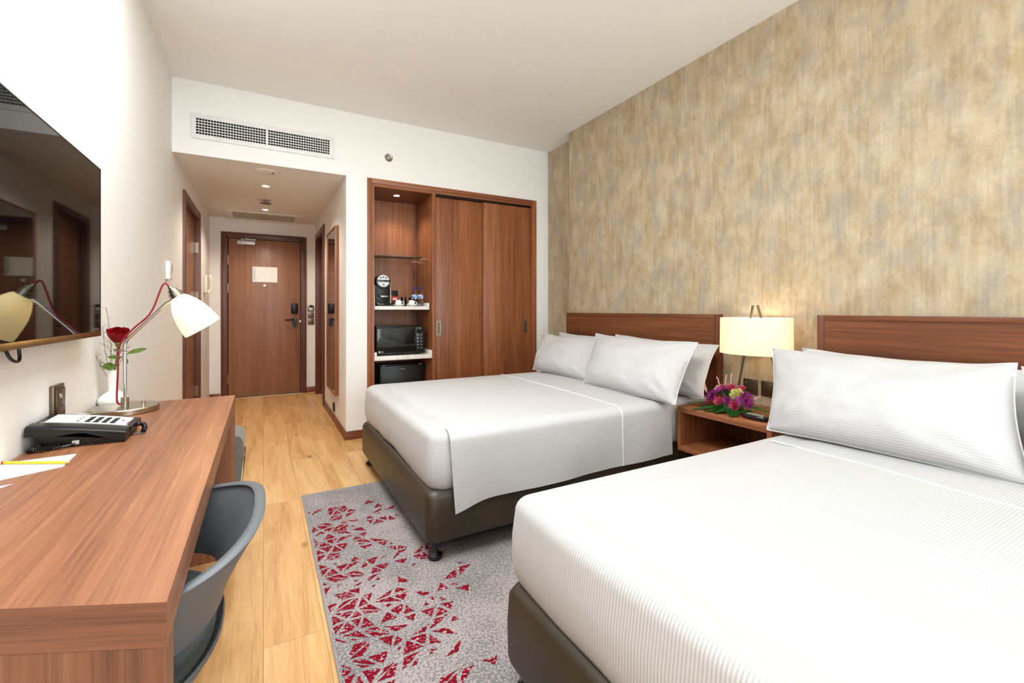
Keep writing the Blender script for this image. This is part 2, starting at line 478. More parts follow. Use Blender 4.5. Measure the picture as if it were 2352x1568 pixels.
# end wall
ED0, ED1, EDZ = -.44, .488, 2.135
bm = BM()
box(bm, XL, ED0, YE, YE+.12, 0, ZS+.08); box(bm, ED1, CX1+.12, YE, YE+.12, 0, ZS+.08); box(bm, ED0, ED1, YE, YE+.12, EDZ, ZS+.08)
struct('wall_end', bm, 'wall')
# right wall with the step
bm = BM()
box(bm, XR, XR2+T, YB-T, YS, 0, ZC); box(bm, XR2, XR2+T, YS, YW+.12, 0, ZC)
struct('wall_right', bm, 'wallpaper')
# window wall behind the viewpoint
bm = BM()
box(bm, XL, 0.0, YB-T, YB, 0, ZC); box(bm, 2.3, XR, YB-T, YB, 0, ZC)
box(bm, 0.0, 2.3, YB-T, YB, 0, .35); box(bm, 0.0, 2.3, YB-T, YB, 2.6, ZC)
struct('wall_front', bm, 'wall')
bm = BM()
for a in ((0, .05, .35, 2.6), (2.25, 2.3, .35, 2.6), (1.125, 1.175, .35, 2.6)): box(bm, a[0], a[1], YB-.09, YB-.03, a[2], a[3])
box(bm, 0, 2.3, YB-.09, YB-.03, .35, .40); box(bm, 0, 2.3, YB-.09, YB-.03, 2.55, 2.6)
struct('window_1', bm, 'white')
# skirtings
H, t = .075, .014
def base(name, a, mat):
    bm = BM(); box(bm, *a, 0, H, bev=.002); struct(name, bm, mat)
base('baseboard_back', (CX1-t, WX0-.001, YW-t, YW), 'baseX')
base('baseboard_passage', (CX1-t, CX1, YW, DR0-.075), 'baseY')
base('baseboard_end', (ED1+.04, CX1-.001, YE-t, YE), 'baseX')
base('baseboard_end_left', (XL+.001, ED0-.05, YE-t, YE), 'baseX')
base('baseboard_left', (XL, XL+t, 2.56, DL0-.045), 'baseY')
base('baseboard_left_far', (XL, XL+t, DL1+.05, YE-t), 'baseY')
base('baseboard_right', (XR-t, XR, YB, YS), 'baseY')
base('baseboard_right_far', (XR2-t, XR2, YS, YW), 'baseY')

# entry door --------------------------------------------------------
def frame3(x0, x1, z1, w, y0, y1, mx='trimZ', mh='trimX'):
    bm = BM(); box(bm, x0-w, x0, y0, y1, 0, z1+w, bev=.003); box(bm, x1, x1+w, y0, y1, 0, z1+w, bev=.003)
    b2 = BM(); box(b2, x0, x1, y0, y1, z1, z1+w, bev=.003)
    return bm, b2
a, b = frame3(-.425, .472, 2.12, .055, YE-.02, YE+.05)
struct('trim_1', a, 'trimZ'); struct('trim_2', b, 'trimX')
bm = BM(); box(bm, -.425, -.408, YE+.0, YE+.03, 0, 2.12); box(bm, .457, .472, YE+.0, YE+.03, 0, 2.12); box(bm, -.425, .472, YE+.0, YE+.03, 2.103, 2.12)
struct('trim_3', bm, 'trimZ')
d1 = struct('door_1', (lambda bm: (box(bm, -.400, .450, YE+.012, YE+.055, .008, 2.097, bev=.002), bm)[1])(BM()), 'doorZ')
bm = BM(); box(bm, ED0, ED1, YE+.06, YE+.09, 0, EDZ); struct('trim_4', bm, 'darkvoid')
for z in (1.75, 1.38, .19):
    bm = BM(); cyl(bm, (-.404, YE+.008, z), (-.404, YE+.008, z+.12), .008, 12)
    obj('hinge', bm, 'steel', d1, label='steel hinge')
bm = BM(); box(bm, .335, .420, YE-.012, YE+.014, 1.105, 1.247, bev=.008); h = obj('lock_cover', bm, 'black', d1, label='black card lock cover')
bm = BM(); box(bm, .348, .407, YE-.018, YE-.008, 1.125, 1.235, bev=.004); obj('cover_panel', bm, 'black', h)
bm = BM()
pr = rrect(.352, .408, .925, 1.045, .027, 6)
rings_mesh(bm, [[(x, YE+.012, z) for x, z in pr], [(x, YE-.008, z) for x, z in pr]])
h = obj('handle_plate', bm, 'black', d1)
bm = BM(); cyl(bm, (.375, YE-.008, 1.022), (.375, YE-.05, 1.022), .012); tube(bm, [(.378, YE-.05, 1.022), (.33, YE-.052, 1.021), (.255, YE-.05, 1.016)], .010); obj('lever', bm, 'blackgloss', h)
bm = BM(); cyl(bm, (.452, YE+.004, 1.0), (.452, YE+.016, 1.0), .01); obj('latch', bm, 'chrome', d1, label='chrome latch tip')
bm = BM(); box(bm, -.452+.15, -.095, YE-.035, YE+.014, 2.022, 2.072, bev=.004); c = obj('door_closer', bm, 'silver', d1, label='silver closer box')
bm = BM(); cyl(bm, (-.24, YE-.02, 2.005), (-.24, YE-.02, 2.09), .012)
tube(bm, [(-.24, YE-.02, 2.088), (-.17, YE-.07, 2.11), (-.12, YE-.02, 2.095)], .007, smooth=False)
box(bm, -.26, -.09, YE-.03, YE-.005, 2.083, 2.095)
obj('closer_arm', bm, 'steel', c)
bm = BM(); box(bm, -.128, .168, YE+.006, YE+.0125, 1.530, 1.738); obj('notice_frame', bm, 'silver', d1, label='thin silver notice frame')
sg = thing('notice_sheet', 'white evacuation notice in silver frame on the entry door', 'notice', (.02, YE+.003, 1.53))
bx('sheet', 'paper', sg, -.088, .163, YE+.0035, YE+.0055, 1.535, 1.733)
bm = BM(); box(bm, -.124, -.090, YE+.0035, YE+.005, 1.535, 1.733); obj('side_strip', bm, 'silver', sg, label='grey printed margin')
bm = BM()
for k in range(9): box(bm, -.120, -.096+.003*(k % 3), YE+.0028, YE+.0036, 1.56+.017*k, 1.563+.017*k)
obj('print', bm, 'brass', sg)
bm = BM(); lathe(bm, [(0, .012), (.010, .012), (.018, .006), (.020, 0)], (.016, YE+.012, 1.484), 20, orient((0, -1, 0))); obj('peephole', bm, 'porcelain', d1, label='white peephole cover')
# threshold
bm = BM(); box(bm, -.425, .472, YE-.02, YE+.02, 0, .006); struct('trim_5', bm, 'steel')

# bathroom door on the left wall ------------------------------------
bm = BM()
box(bm, XL-.10, XL+.018, DL0-.045, DL0+.03, 0, DLZ+.04, bev=.003); box(bm, XL-.10, XL+.018, DL1-.03, DL1+.045, 0, DLZ+.04, bev=.003)
box(bm, XL-.10, XL+.017, DL0+.03, DL1-.03, DLZ-.03, DLZ+.04, bev=.003)
struct('trim_6', bm, 'trimZ')
bm = BM(); box(bm, XL-.075, XL-.035, DL0+.03, DL1-.03, .005, DLZ-.03, bev=.002); d2 = struct('door_2', bm, 'doorZ')
for z in (1.76, 1.24, .25):
    bm = BM(); box(bm, XL-.034, XL+.004, DL1-.034, DL1-.0305, z, z+.11); cyl(bm, (XL-.03, DL1-.04, z), (XL-.03, DL1-.04, z+.11), .008, 10)
    obj('hinge', bm, 'steel', d2, label='steel hinge')
# second passage door, right wall -----------------------------------
bm = BM()
box(bm, CX1-.018, CX1+.10, DR0-.045, DR0+.03, 0, DRZ+.04, bev=.003); box(bm, CX1-.018, CX1+.10, DR1-.03, DR1+.045, 0, DRZ+.04, bev=.003)
box(bm, CX1-.017, CX1+.10, DR0+.03, DR1-.03, DRZ-.03, DRZ+.04, bev=.003)
struct('trim_7', bm, 'trimZ')
bm = BM(); box(bm, CX1+.06, CX1+.10, DR0+.03, DR1-.03, .005, DRZ-.03); d3 = struct('door_3', bm, 'doorZ')
bm = BM(); box(bm, CX1+.045, CX1+.06, DR0+.08, DR0+.12, .93, 1.05, bev=.005); tube(bm, [(CX1+.045, DR0+.10, 1.0), (CX1+.0, DR0+.10, 1.0), (CX1-.005, DR0+.16, 1.0)], .009); obj('door_handle', bm, 'blackgloss', d3, label='black lever handle')

# ------------------------------------------------------------------ wardrobe
W = thing('wardrobe', 'built-in wooden wardrobe with two sliding doors beside an open shelf bay', 'wardrobe', (1.73, YW+.3, 0))
yf = YW-.012
bm = BM(); box(bm, WX0, .868, yf, YW+.10, 0, WZ1, bev=.002); box(bm, 2.600, WX1, yf, YW+.10, 0, WZ1, bev=.002); islands('side_frame', bm, 'warZ', W)
bx('top_frame', 'warX', W, .868, 2.600, yf, YW+.10, 2.318, WZ1, bev=.002)
bm = BM(); box(bm, .868, .889, yf+.006, YW+.62, 0, 2.318); obj('side_panel', bm, 'warZ', W)
bx('divider', 'warZ', W, 1.443, 1.476, yf+.004, YW+.62, 0, 2.30, bev=.001)
bm = BM(); box(bm, .889, 1.476, yf+.006, YW+.0195, 2.292, 2.3175); box(bm, 1.476, 2.58, yf+.006, YW+.0195, 2.298, 2.3175); obj('top_lip', bm, 'warX', W)
bx('bay_ceiling', wood('bay_ceiling_veneer', *DK, 'X'), W, .889, 1.443, YW+.02, YW+.60, 2.292, 2.31)
bm = BM(); box(bm, .868, 1.476, 4.735, 4.755, 0, 2.31); obj('back_panel', bm, 'warZ', W)
bm = BM(); box(bm, 2.58, 2.6, yf+.006, YW+.62, 0, 2.318); box(bm, 1.476, 2.6, YW+.60, YW+.62, 0, 2.31); box(bm, 1.476, 2.58, YW+.02, YW+.6, 2.30, 2.31); obj('carcass', bm, 'warZ', W)
for i, (x0, x1, y0, hx) in enumerate(((1.480, 2.03, YW+.045, 1.526), (2.005, 2.578, YW+.02, 2.516))):
    d = bx('door', 'warZ', W, x0, x1, y0, y0+.022, .012, 2.280, bev=.0015)
    bm = BM()
    for q in range(4):
        pass
    w, z0, z1 = .024, .905, 1.05
    box(bm, hx-w, hx+w, y0-.002, y0, z0, z0+.016); box(bm, hx-w, hx+w, y0-.002, y0, z1-.016, z1)
    box(bm, hx-w, hx-w+.014, y0-.002, y0, z0+.016, z1-.016); box(bm, hx+w-.014, hx+w, y0-.002, y0, z0+.016, z1-.016)
    h = obj('recessed_pull', bm, 'steel', d, label='brushed steel recessed pull')
    bm = BM(); box(bm, hx-w+.014, hx+w-.014, y0-.001, y0, z0+.016, z1-.016); obj('pull_cup', bm, 'brass', h)
bm = BM(); box(bm, 1.478, 2.578, YW+.012, YW+.07, 2.2835, 2.2975)
for x in (1.60, 1.83, 2.13, 2.35): box(bm, x, x+.07, YW+.006, YW+.0125, 2.284, 2.291)
obj('track', bm, 'black', W, label='black door track')
bm = BM(); lathe(bm, [(.022, 0), (.028, -.001), (.040, -.004), (.042, 0)], (1.155, 4.44, 2.292), 28); obj('light_trim', bm, 'chrome', W, label='chrome downlight ring')
bm = BM(); lathe(bm, [(0, -.002), (.028, -.002)], (1.155, 4.44, 2.2905), 24); obj('bulb', bm, 'lamp_on', W, label='lit downlight')
# trays
def tray(x0, x1, y0, z0, lip, thick, nm, lab):
    g = thing(nm, lab, 'shelf', ((x0+x1)/2, y0, z0))
    bm = BM(); box(bm, x0, x1, y0, 4.733, z0, z0+thick, bev=.002)
    box(bm, x0, x0+.022, y0, 4.733, z0+thick-.001, z0+thick+lip, bev=.002) if lip and nm == 'marble_tray' else None
    box(bm, x1-.022, x1, y0, 4.733, z0+thick-.001, z0+thick+lip, bev=.002)
    box(bm, x0, x1, 4.712, 4.733, z0+thick-.001, z0+thick+lip, bev=.002)
    obj('slab', bm, 'marble', g); return g
tray(.891, 1.428, 4.25, 1.160, .032, .034, 'marble_shelf', 'white marble shelf holding the coffee machine')
tray(.891, 1.441, 4.205, .688, .040, .038, 'marble_tray', 'white marble tray shelf under the microwave')
T1, T2 = 1.1945, .7265
g = thing('glass_shelf', 'clear glass shelf above the coffee machine in the shelf bay', 'shelf', (1.16, 4.55, 1.675))
bm = BM(); box(bm, .893, 1.375, 4.30, 4.732, 1.672, 1.680, bev=.001); obj('pane', bm, 'glass', g)
for x, y in ((1.36, 4.68), (.91, 4.68), (1.40, 4.36)):
    bm = BM(); cyl(bm, (1.44 if x > 1 else .892, y, 1.664), (1.37 if x > 1 else .92, y, 1.664), .008, 12); obj('bracket', bm, 'chrome', g, label='chrome bracket')

# coffee machine
g = thing('coffee_machine', 'black and silver capsule coffee machine at left of the marble shelf', 'coffee machine', (1.0, 4.42, T1))
bm = BM(); box(bm, .925, 1.070, 4.36, 4.62, T1+.01, T1+.20, bev=.012); obj('body', bm, 'black', g)
bm = BM(); box(bm, .930, 1.066, 4.30, 4.42, T1, T1+.035, bev=.012); obj('drip_tray', bm, 'blackgloss', g)
bm = BM(); box(bm, .945, 1.05, 4.355, 4.362, T1+.09, T1+.185, bev=.003); obj('front_panel', bm, 'black', g)
bm = BM(); cyl(bm, (1.0, 4.335, T1+.235), (1.0, 4.52, T1+.235), .066, 32); obj('head', bm, 'black', g)
bm = BM(); lathe(bm, [(0, .006), (.056, .006), (.06, 0), (.058, -.008)], (1.0, 4.334, T1+.24), 36, orient((0, -1, 0))); f = obj('dial_face', bm, 'silver', g, label='round silver dial face')
bm = BM()
for dx, dz in ((-.024, .030), (0, .036), (.024, .030), (.002, -.035)): cyl(bm, (1.0+dx, 4.327, T1+.24+dz), (1.0+dx, 4.324, T1+.24+dz), .007, 12)
islands('dial_dot', bm, 'black', f)
bm = BM(); tube(bm, [(.94, 4.322, T1+.24), (1.0, 4.316, T1+.24), (1.065, 4.322, T1+.24)], .008); obj('lever', bm, 'blackgloss', g)
bm = BM(); tube(bm, [(1.072, 4.35, T1+.005), (1.074, 4.35, T1+.15), (1.068, 4.36, T1+.20)], .006); tube(bm, [(.922, 4.35, T1+.005), (.920, 4.35, T1+.15), (.926, 4.36, T1+.20)], .006); islands('side_rail', bm, 'chrome', g)
bm = BM(); box(bm, .975, 1.045, 4.325, 4.36, T1+.085, T1+.10, bev=.004); obj('spout', bm, 'chrome', g)
# tea box
g = thing('tea_box', 'black open box holding red and green tea sachets behind the cups', 'box', (1.13, 4.5, T1))
bm = BM(); box(bm, 1.085, 1.200, 4.45, 4.56, T1, T1+.05, bev=.002); obj('tray', bm, 'black', g)
bm = BM(); box(bm, 1.085, 1.200, 4.558, 4.57, T1, T1+.16, bev=.002); obj('lid', bm, 'black', g)
bm = BM(); box(bm, 1.112, 1.178, 4.47, 4.476, T1+.045, T1+.096); box(bm, 1.112, 1.18, 4.49, 4.496, T1+.045, T1+.10); s = obj('red_sachet', bm, 'redbox', g, label='red tea sachets')
bm = BM(); box(bm, 1.125, 1.165, 4.468, 4.47, T1+.064, T1+.082); obj('sachet_label', bm, 'paper', s)
bm = BM(); box(bm, 1.088, 1.11, 4.46, 4.466, T1+.03, T1+.10); obj('green_sachet', bm, 'greenbox', g, label='green tea sachet')
# saucers + cups + glasses
def saucer(x, y, z, lab):
    bm = BM(); lathe(bm, [(0, .004), (.026, .004), (.058, .013), (.060, .015), (.056, .011), (.026, 0), (0, 0)], (x, y, z), 28)
    solo('saucer', bm, 'porcelain', lab, 'saucer', 'saucers on the marble shelf', loc=(x, y, z))
def cup(x, y, z, lab):
    g = thing('coffee_cup', lab, 'cup', (x, y, z), 'upturned cups on the marble shelf')
    bm = BM(); lathe(bm, [(.037, 0), (.036, .012), (.027, .046), (.020, .055), (0, .055), (0, .05), (.018, .05), (.034, .003), (.037, 0)], (x, y, z), 24); obj('bowl', bm, 'porcelain', g)
    bm = BM(); tube(bm, [(x+.034, y, z+.015), (x+.052, y-.004, z+.017), (x+.048, y-.004, z+.036), (x+.029, y, z+.040)], .0035); obj('handle', bm, 'porcelain', g)
saucer(1.145, 4.335, T1, 'left white saucer under an upturned cup, nearest the coffee machine')
saucer(1.275, 4.335, T1, 'right white saucer under an upturned cup, nearest the bottles')
cup(1.145, 4.335, T1+.0045, 'left upturned white cup on its saucer, nearest the coffee machine')
cup(1.275, 4.335, T1+.0045, 'right upturned white cup on its saucer, nearest the bottles')
for x, y, lab in ((1.225, 4.44, 'left upturned dark drinking glass, between the two white cups'), (1.315, 4.47, 'right upturned dark drinking glass, just behind the bottles')):
    bm = BM(); lathe(bm, [(.034, 0), (.028, .088), (0, .092), (0, .085), (.025, .083), (.031, 0), (.034, 0)], (x, y, T1), 24)
    solo('drinking_glass', bm, 'blackgloss', lab, 'glass', 'dark glasses on the marble shelf', loc=(x, y, T1))
g = thing('sugar_bowl', 'small white bowl behind the left dark glass', 'bowl', (1.247, 4.545, T1))
bm = BM(); lathe(bm, [(0, 0), (.025, 0), (.04, .06), (.042, .075), (.038, .075), (.022, .01), (0, .01)], (1.247, 4.545, T1), 20); obj('bowl', bm, 'porcelain', g)
def bottle(x, y, z, lab):
    g = thing('water_bottle', lab, 'bottle', (x, y, z), 'water bottles on the marble shelf')
    bm = BM(); lathe(bm, [(0, .002), (.024, 0), (.028, .008), (.028, .05), (.0265, .055), (.028, .06), (.028, .125), (.024, .145), (.013, .165), (.0115, .178), (0, .178)], (x, y, z), 24); obj('body', bm, 'bottle', g)
    bm = BM(); lathe(bm, [(.0285, .075), (.0287, .076), (.0287, .115), (.0285, .116)], (x, y, z), 24); obj('wrap_label', bm, m_lab, g, label='blue and white label')
    bm = BM(); lathe(bm, [(.0135, .170), (.0145, .172), (.0145, .188), (.012, .190), (0, .190)], (x, y, z), 20); obj('cap', bm, 'blue', g, label='blue cap')
m_lab, nt, b_ = newmat('blue_white_bottle_wrap')
L(nt, ramp(nt, noise_n(nt, coords(nt, (1, 1, 1)), 55., 2), [(.5, lin((90, 120, 190))), (.54, lin((225, 232, 244)))]).outputs['Color'], b_.inputs['Base Color'])
bottle(1.326, 4.405, T1, 'left clear water bottle with blue cap, slightly further back')
bottle(1.374, 4.36, T1, 'right clear water bottle with blue cap, nearest the shelf edge')

# microwave
mx0, mx1, my, mz0, mz1 = .925, 1.385, 4.262, T2+.012, 1.0
g = thing('microwave', 'black microwave oven on the lower marble tray', 'microwave', (1.15, my, T2))
bm = BM(); box(bm, mx0-.004, mx1, my+.022, my+.36, mz0, mz1, bev=.004); obj('casing', bm, 'black', g)
bm = BM(); box(bm, mx0, 1.293, my, my+.022, mz0+.003, mz1-.004, bev=.003); d = obj('door', bm, 'glassdark', g)
bm = BM(); box(bm, mx0+.012, 1.28, my-.0008, my, mz0+.085, mz1-.02); obj('window', bm, 'glassdark', d, label='dark glass window')
bm = BM(); box(bm, mx0+.003, 1.29, my-.0014, my, mz0+.078, mz0+.0815); obj('trim_line', bm, 'black', d)
bm = BM(); box(bm, 1.295, mx1, my, my+.022, mz0+.003, mz1-.004, bev=.003); p = obj('control_panel', bm, 'black', g)
bm = BM(); box(bm, 1.305, 1.375, my-.001, my, mz1-.065, mz1-.035); obj('display', bm, 'blackgloss', p)
bm = BM()
for r_ in range(5):
    for c_ in range(2):
        x = 1.316+.034*c_; z = mz1-.085-.032*r_
        box(bm, x-.007, x+.007, my-.0012, my, z-.0035, z-.001); box(bm, x-.004, x+.005, my-.0012, my, z+.003, z+.006)
box(bm, 1.333, 1.342, my-.0012, my, mz1-.022, mz1-.014)
islands('key_mark', bm, 'silver', p, label='pale grey key symbol')
bm = text_mesh('LG', .022)
R = Matrix.Translation((mx0+.032, my-.001, mz0+.018)) @ Matrix.Rotation(PI/2, 4, 'X'); bmesh.ops.transform(bm, matrix=R, verts=bm.verts[:])
obj('logo', bm, 'silver', d, smooth=False, label='silver maker lettering')
bm = BM(); cyl(bm, (mx0+.022, my-.001, mz0+.025), (mx0+.022, my+.001, mz0+.025), .008, 20); obj('logo_disc', bm, 'silver', d)
for x in (mx0+.04, mx1-.04):
    for y in (my+.05, my+.30):
        bm = BM(); cyl(bm, (x, y, T2), (x, y, mz0+.002), .012, 12); obj('foot', bm, 'rubber', g)
bm = BM(); grid(bm, lambda u, v: Vector((.955+.19*u, my+.05+.12*v, mz1+.0015+.006*math.sin(u*3.1)*(1-v))), 8, 3)
bmesh.ops.solidify(bm, geom=bm.faces[:], thickness=.0008)
solo('paper_napkin', bm, 'paper', 'thin white paper lying on top of the microwave', 'paper', loc=(1.05, my+.1, mz1))
# fridge
g = thing('mini_fridge', 'black mini fridge beneath the lower marble tray', 'fridge', (1.2, 4.42, 0))
bm = BM(); box(bm, .985, 1.425, 4.46, 4.73, .012, .618, bev=.004); obj('cabinet', bm, 'black', g)
bm = BM(); box(bm, .985, 1.425, 4.40, 4.455, .03, .612, bev=.006); d = obj('door', bm, 'black', g)
bm = BM(); box(bm, 1.005, 1.405, 4.3985, 4.401, .05, .545, bev=.001); obj('door_inset', bm, 'black', d)
bm = BM(); lathe(bm, [(.026, 0), (.030, .002), (.034, 0)], (1.20, 4.3995, .575), 32, orient((0, -1, 0)), sx=1., sy=.45)
obj('badge_ring', bm, 'steel', d, label='oval steel badge ring')
bm = BM(); box(bm, 1.184, 1.216, 4.3975, 4.4, .572, .578, bev=.0008); obj('badge_bar', bm, 'silver', d)
bm = BM(); box(bm, 1.375, 1.40, 4.41, 4.44, .611, .62); box(bm, 1.01, 1.035, 4.41, 4.44, .611, .62); islands('door_hinge', bm, 'steel', g, label='steel hinge plate')

# ------------------------------------------------------------------ wall + ceiling fittings
g = thing('air_grille', 'long white air grille on the wall above the passage', 'vent', (.03, YW, 2.58))
yv = YW-.012
bm = BM(); x0, x1, z0, z1 = -.487, .543, 2.482, 2.676; gx0, gx1, gz0, gz1 = -.456, .507, 2.515, 2.643
box(bm, x0, x1, yv, YW-.0005, gz1, z1, bev=.002); box(bm, x0, x1, yv, YW-.0005, z0, gz0, bev=.002); box(bm, x0, gx0, yv, YW-.0005, gz0, gz1, bev=.002); box(bm, gx1, x1, yv, YW-.0005, gz0, gz1, bev=.002)
box(bm, .019, .033, yv, YW-.0005, gz0, gz1)
obj('surround', bm, 'grilleW', g)
bm = BM(); box(bm, gx0, gx1, YW-.002, YW-.0006, gz0, gz1); obj('duct_dark_sheet', bm, 'darkvoid', g, label='black sheet painted for the shade inside the duct')  # thin black sheet on the wall, painting the unlit depth behind the grille
for a0, a1 in ((gx0, .019), (.033, gx1)):
    bm = BM(); n = 25
    for k in range(n+1):
        x = a0+(a1-a0)*k/n; box(bm, x-.0016, x+.0016, yv+.004, YW-.002, gz0, gz1)
    for k in range(7):
        z = gz0+(gz1-gz0)*k/6; box(bm, a0, a1, yv+.002, YW-.004, z-.0028, z+.0028)
    obj('grid', bm, 'grilleW', g)
g = thing('wall_sprinkler', 'round chrome sidewall sprinkler on the white wall above the wardrobe', 'sprinkler', (1.022, YW, 2.577))
bm = BM(); lathe(bm, [(0, .003), (.018, .003), (.02, .010), (.026, .012), (.036, .004), (.038, 0)], (1.022, YW-.0005, 2.577), 28, orient((0, -1, 0))); obj('escutcheon', bm, 'steel', g)
bm = BM(); cyl(bm, (1.022, YW, 2.577), (1.022, YW-.03, 2.577), .008); box(bm, 1.008, 1.036, YW-.034, YW-.03, 2.574, 2.58); box(bm, 1.019, 1.025, YW-.034, YW-.03, 2.563, 2.591); obj('head', bm, 'chrome', g)
# passage ceiling
g = thing('ceiling_speaker', 'round white disc on the passage ceiling nearest the bedroom', 'ceiling disc', (.018, 4.415, ZS))
bm = BM(); lathe(bm, [(0, -.012), (.075, -.012), (.088, -.008), (.092, 0)], (.018, 4.43, ZS-.0005), 36); obj('disc', bm, 'offwhite', g)
bm = BM(); box(bm, .07, .078, 4.39, 4.43, ZS-.016, ZS-.012, rz=.4); obj('slot', bm, 'brass', g)
def downl(y, lab):
    g = thing('downlight', lab, 'ceiling light', (.02, y, ZS), 'passage downlights')
    bm = BM(); lathe(bm, [(.026, -.001), (.032, -.003), (.046, -.005), (.05, 0)], (.02, y, ZS-.0005), 32); obj('ring', bm, 'offwhite', g)
    bm = BM(); lathe(bm, [(0, -.003), (.03, -.003), (.031, -.0008)], (.02, y, ZS), 24); obj('bulb', bm, 'lamp_on', g, label='lit lamp')
downl(4.95, 'lit recessed downlight just behind the round ceiling disc')
downl(6.12, 'lit recessed downlight right in front of the ceiling air panel')
g = thing('pendent_sprinkler', 'dark round sprinkler hanging from the passage ceiling between two downlights', 'sprinkler', (.022, 5.6, ZS))
bm = BM(); cyl(bm, (.022, 5.6, ZS), (.022, 5.6, ZS-.035), .012); cyl(bm, (.022, 5.6, ZS-.001), (.022, 5.6, ZS-.006), .03); obj('stem', bm, 'steel', g)
bm = BM(); lathe(bm, [(0, -.042), (.03, -.042), (.055, -.036), (.055, -.033), (0, -.034)], (.022, 5.6, ZS), 28); obj('plate', bm, 'brass', g)
g = thing('ceiling_air_panel', 'white ribbed air return panel in passage ceiling before entry door', 'vent', (.02, 6.6, ZS))
bm = BM(); a = (-.385, .415, 6.30, 6.86)
box(bm, a[0], a[0]+.05, a[2], a[3], ZS-.016, ZS-.0005, bev=.003); box(bm, a[1]-.05, a[1], a[2], a[3], ZS-.016, ZS-.0005, bev=.003)
box(bm, a[0]+.05, a[1]-.05, a[2], a[2]+.05, ZS-.016, ZS-.0005, bev=.003); box(bm, a[0]+.05, a[1]-.05, a[3]-.05, a[3], ZS-.016, ZS-.0005, bev=.003)
obj('surround', bm, 'offwhite', g)
bm = BM()
for k in range(70):
    x = a[0]+.05+(a[1]-a[0]-.1)*(k+.5)/70; box(bm, x-.0025, x+.0025, a[2]+.05, a[3]-.05, ZS-.012, ZS-.003)
obj('slats', bm, 'offwhite', g)
bx('filter', plain('grey_filter', (120, 118, 110), .8), g, a[0]+.05, a[1]-.05, a[2]+.05, a[3]-.05, ZS-.003, ZS-.0006)
bm = BM()
for x, y in ((-.18, 6.85), (.2, 6.85), (.02, 6.33)): cyl(bm, (x, y, ZS-.014), (x, y, ZS-.024), .007, 10)
islands('latch', bm, 'steel', g)

# thermostat, intercom phone, sockets
g = thing('thermostat', 'small white thermostat on the left wall above the desk lamp', 'thermostat', (XL, 4.0, 1.44))
bm = BM(); box(bm, XL+.0005, XL+.028, 3.945, 4.045, 1.376, 1.505, bev=.004); obj('case', bm, 'white', g)
bm = BM(); box(bm, XL+.028, XL+.0295, 3.985, 4.04, 1.43, 1.485, bev=.0005); obj('display', bm, 'silver', g, label='grey display')
bm = BM(); lathe(bm, [(0, .003), (.008, .003), (.010, 0)], (XL+.028, 4.015, 1.40), 16, orient((1, 0, 0))); obj('button', bm, 'offwhite', g)
g = thing('wall_phone', 'cream wall telephone handset on the left passage wall beside bathroom door', 'telephone', (XL, 6.35, 1.36))
bm = BM(); box(bm, XL+.0005, XL+.035, 6.26, 6.38, 1.355, 1.565, bev=.01); obj('base', bm, 'offwhite', g)
bm = BM(); tube(bm, [(XL+.045, 6.32, 1.36), (XL+.065, 6.32, 1.41), (XL+.067, 6.32, 1.51), (XL+.045, 6.32, 1.56)], lambda t: .024-.008*math.sin(PI*t), 12); obj('handset', bm, 'offwhite', g)
def plate(nm, lab, cat, P0, w, h, axis, grp=None, mat='brass'):
    x, y, z = P0; g = thing(nm, lab, cat, P0, grp)
    return g
# wall plates by the entry door
for i, (z, nm, lab) in enumerate(((1.135, 'card_switch', 'bronze key card holder plate, topmost of three beside entry door'), (1.040, 'doorbell_switch', 'bronze plate with small red light, middle one beside entry door'), (.950, 'light_switch', 'bronze rocker switch plate, lowest of three beside entry door'))):
    g = thing(nm, lab, 'wall switch', (.587, YE, z))
    w = .041
    bm = BM(); box(bm, .586-w, .586+w, YE-.010, YE-.0005, z, z+.083, bev=.002); obj('plate', bm, 'brass', g)
    if i == 0:
        bm = BM(); box(bm, .561, .611, YE-.022, YE-.010, z+.012, z+.055, bev=.003); obj('card_slot', bm, 'silver', g)
        bm = BM(); box(bm, .566, .608, YE-.026, YE-.010, z+.060, z+.090, bev=.006); obj('card', bm, 'black', g)
    elif i == 1:
        bm = BM(); cyl(bm, (.571, YE-.010, z+.04), (.571, YE-.0115, z+.04), .008, 12); obj('red_lamp', bm, 'redbox', g, label='small red lamp')
        bm = BM(); cyl(bm, (.60, YE-.010, z+.045), (.60, YE-.0115, z+.045), .006, 12); obj('green_lamp', bm, 'greenbox', g, label='small green lamp')
    else:
        bm = BM(); box(bm, .556, .616, YE-.014, YE-.010, z+.012, z+.071, bev=.002); obj('rocker', bm, 'brass', g)
g = thing('low_wall_plate', 'small black cover plate low on the passage wall under the mirror', 'wall plate', (CX1, 5.0, .18))
bm = BM(); box(bm, CX1-.012, CX1-.0005, 4.92, 5.02, .11, .195, bev=.003); obj('plate', bm, 'black', g)
# mirror
g = thing('wall_mirror', 'tall wood-framed mirror on the passage right wall', 'mirror', (CX1, 4.97, .32))
my0, my1, mzz0, mzz1 = 4.655, 5.33, .318, 1.985
bm = BM()
for q in ((my0, my0+.012, mzz0, mzz1), (my1-.012, my1, mzz0, mzz1)): box(bm, CX1-.036, CX1-.0005, q[0], q[1], q[2], q[3], bev=.001)
box(bm, CX1-.036, CX1-.0005, my0+.012, my1-.012, mzz0, mzz0+.012, bev=.001); box(bm, CX1-.036, CX1-.0005, my0+.012, my1-.012, mzz1-.012, mzz1, bev=.001)
obj('frame', bm, 'warZ', g)
bx('glass', 'mirror', g, CX1-.028, CX1-.022, my0+.012, my1-.012, mzz0+.012, mzz1-.012)
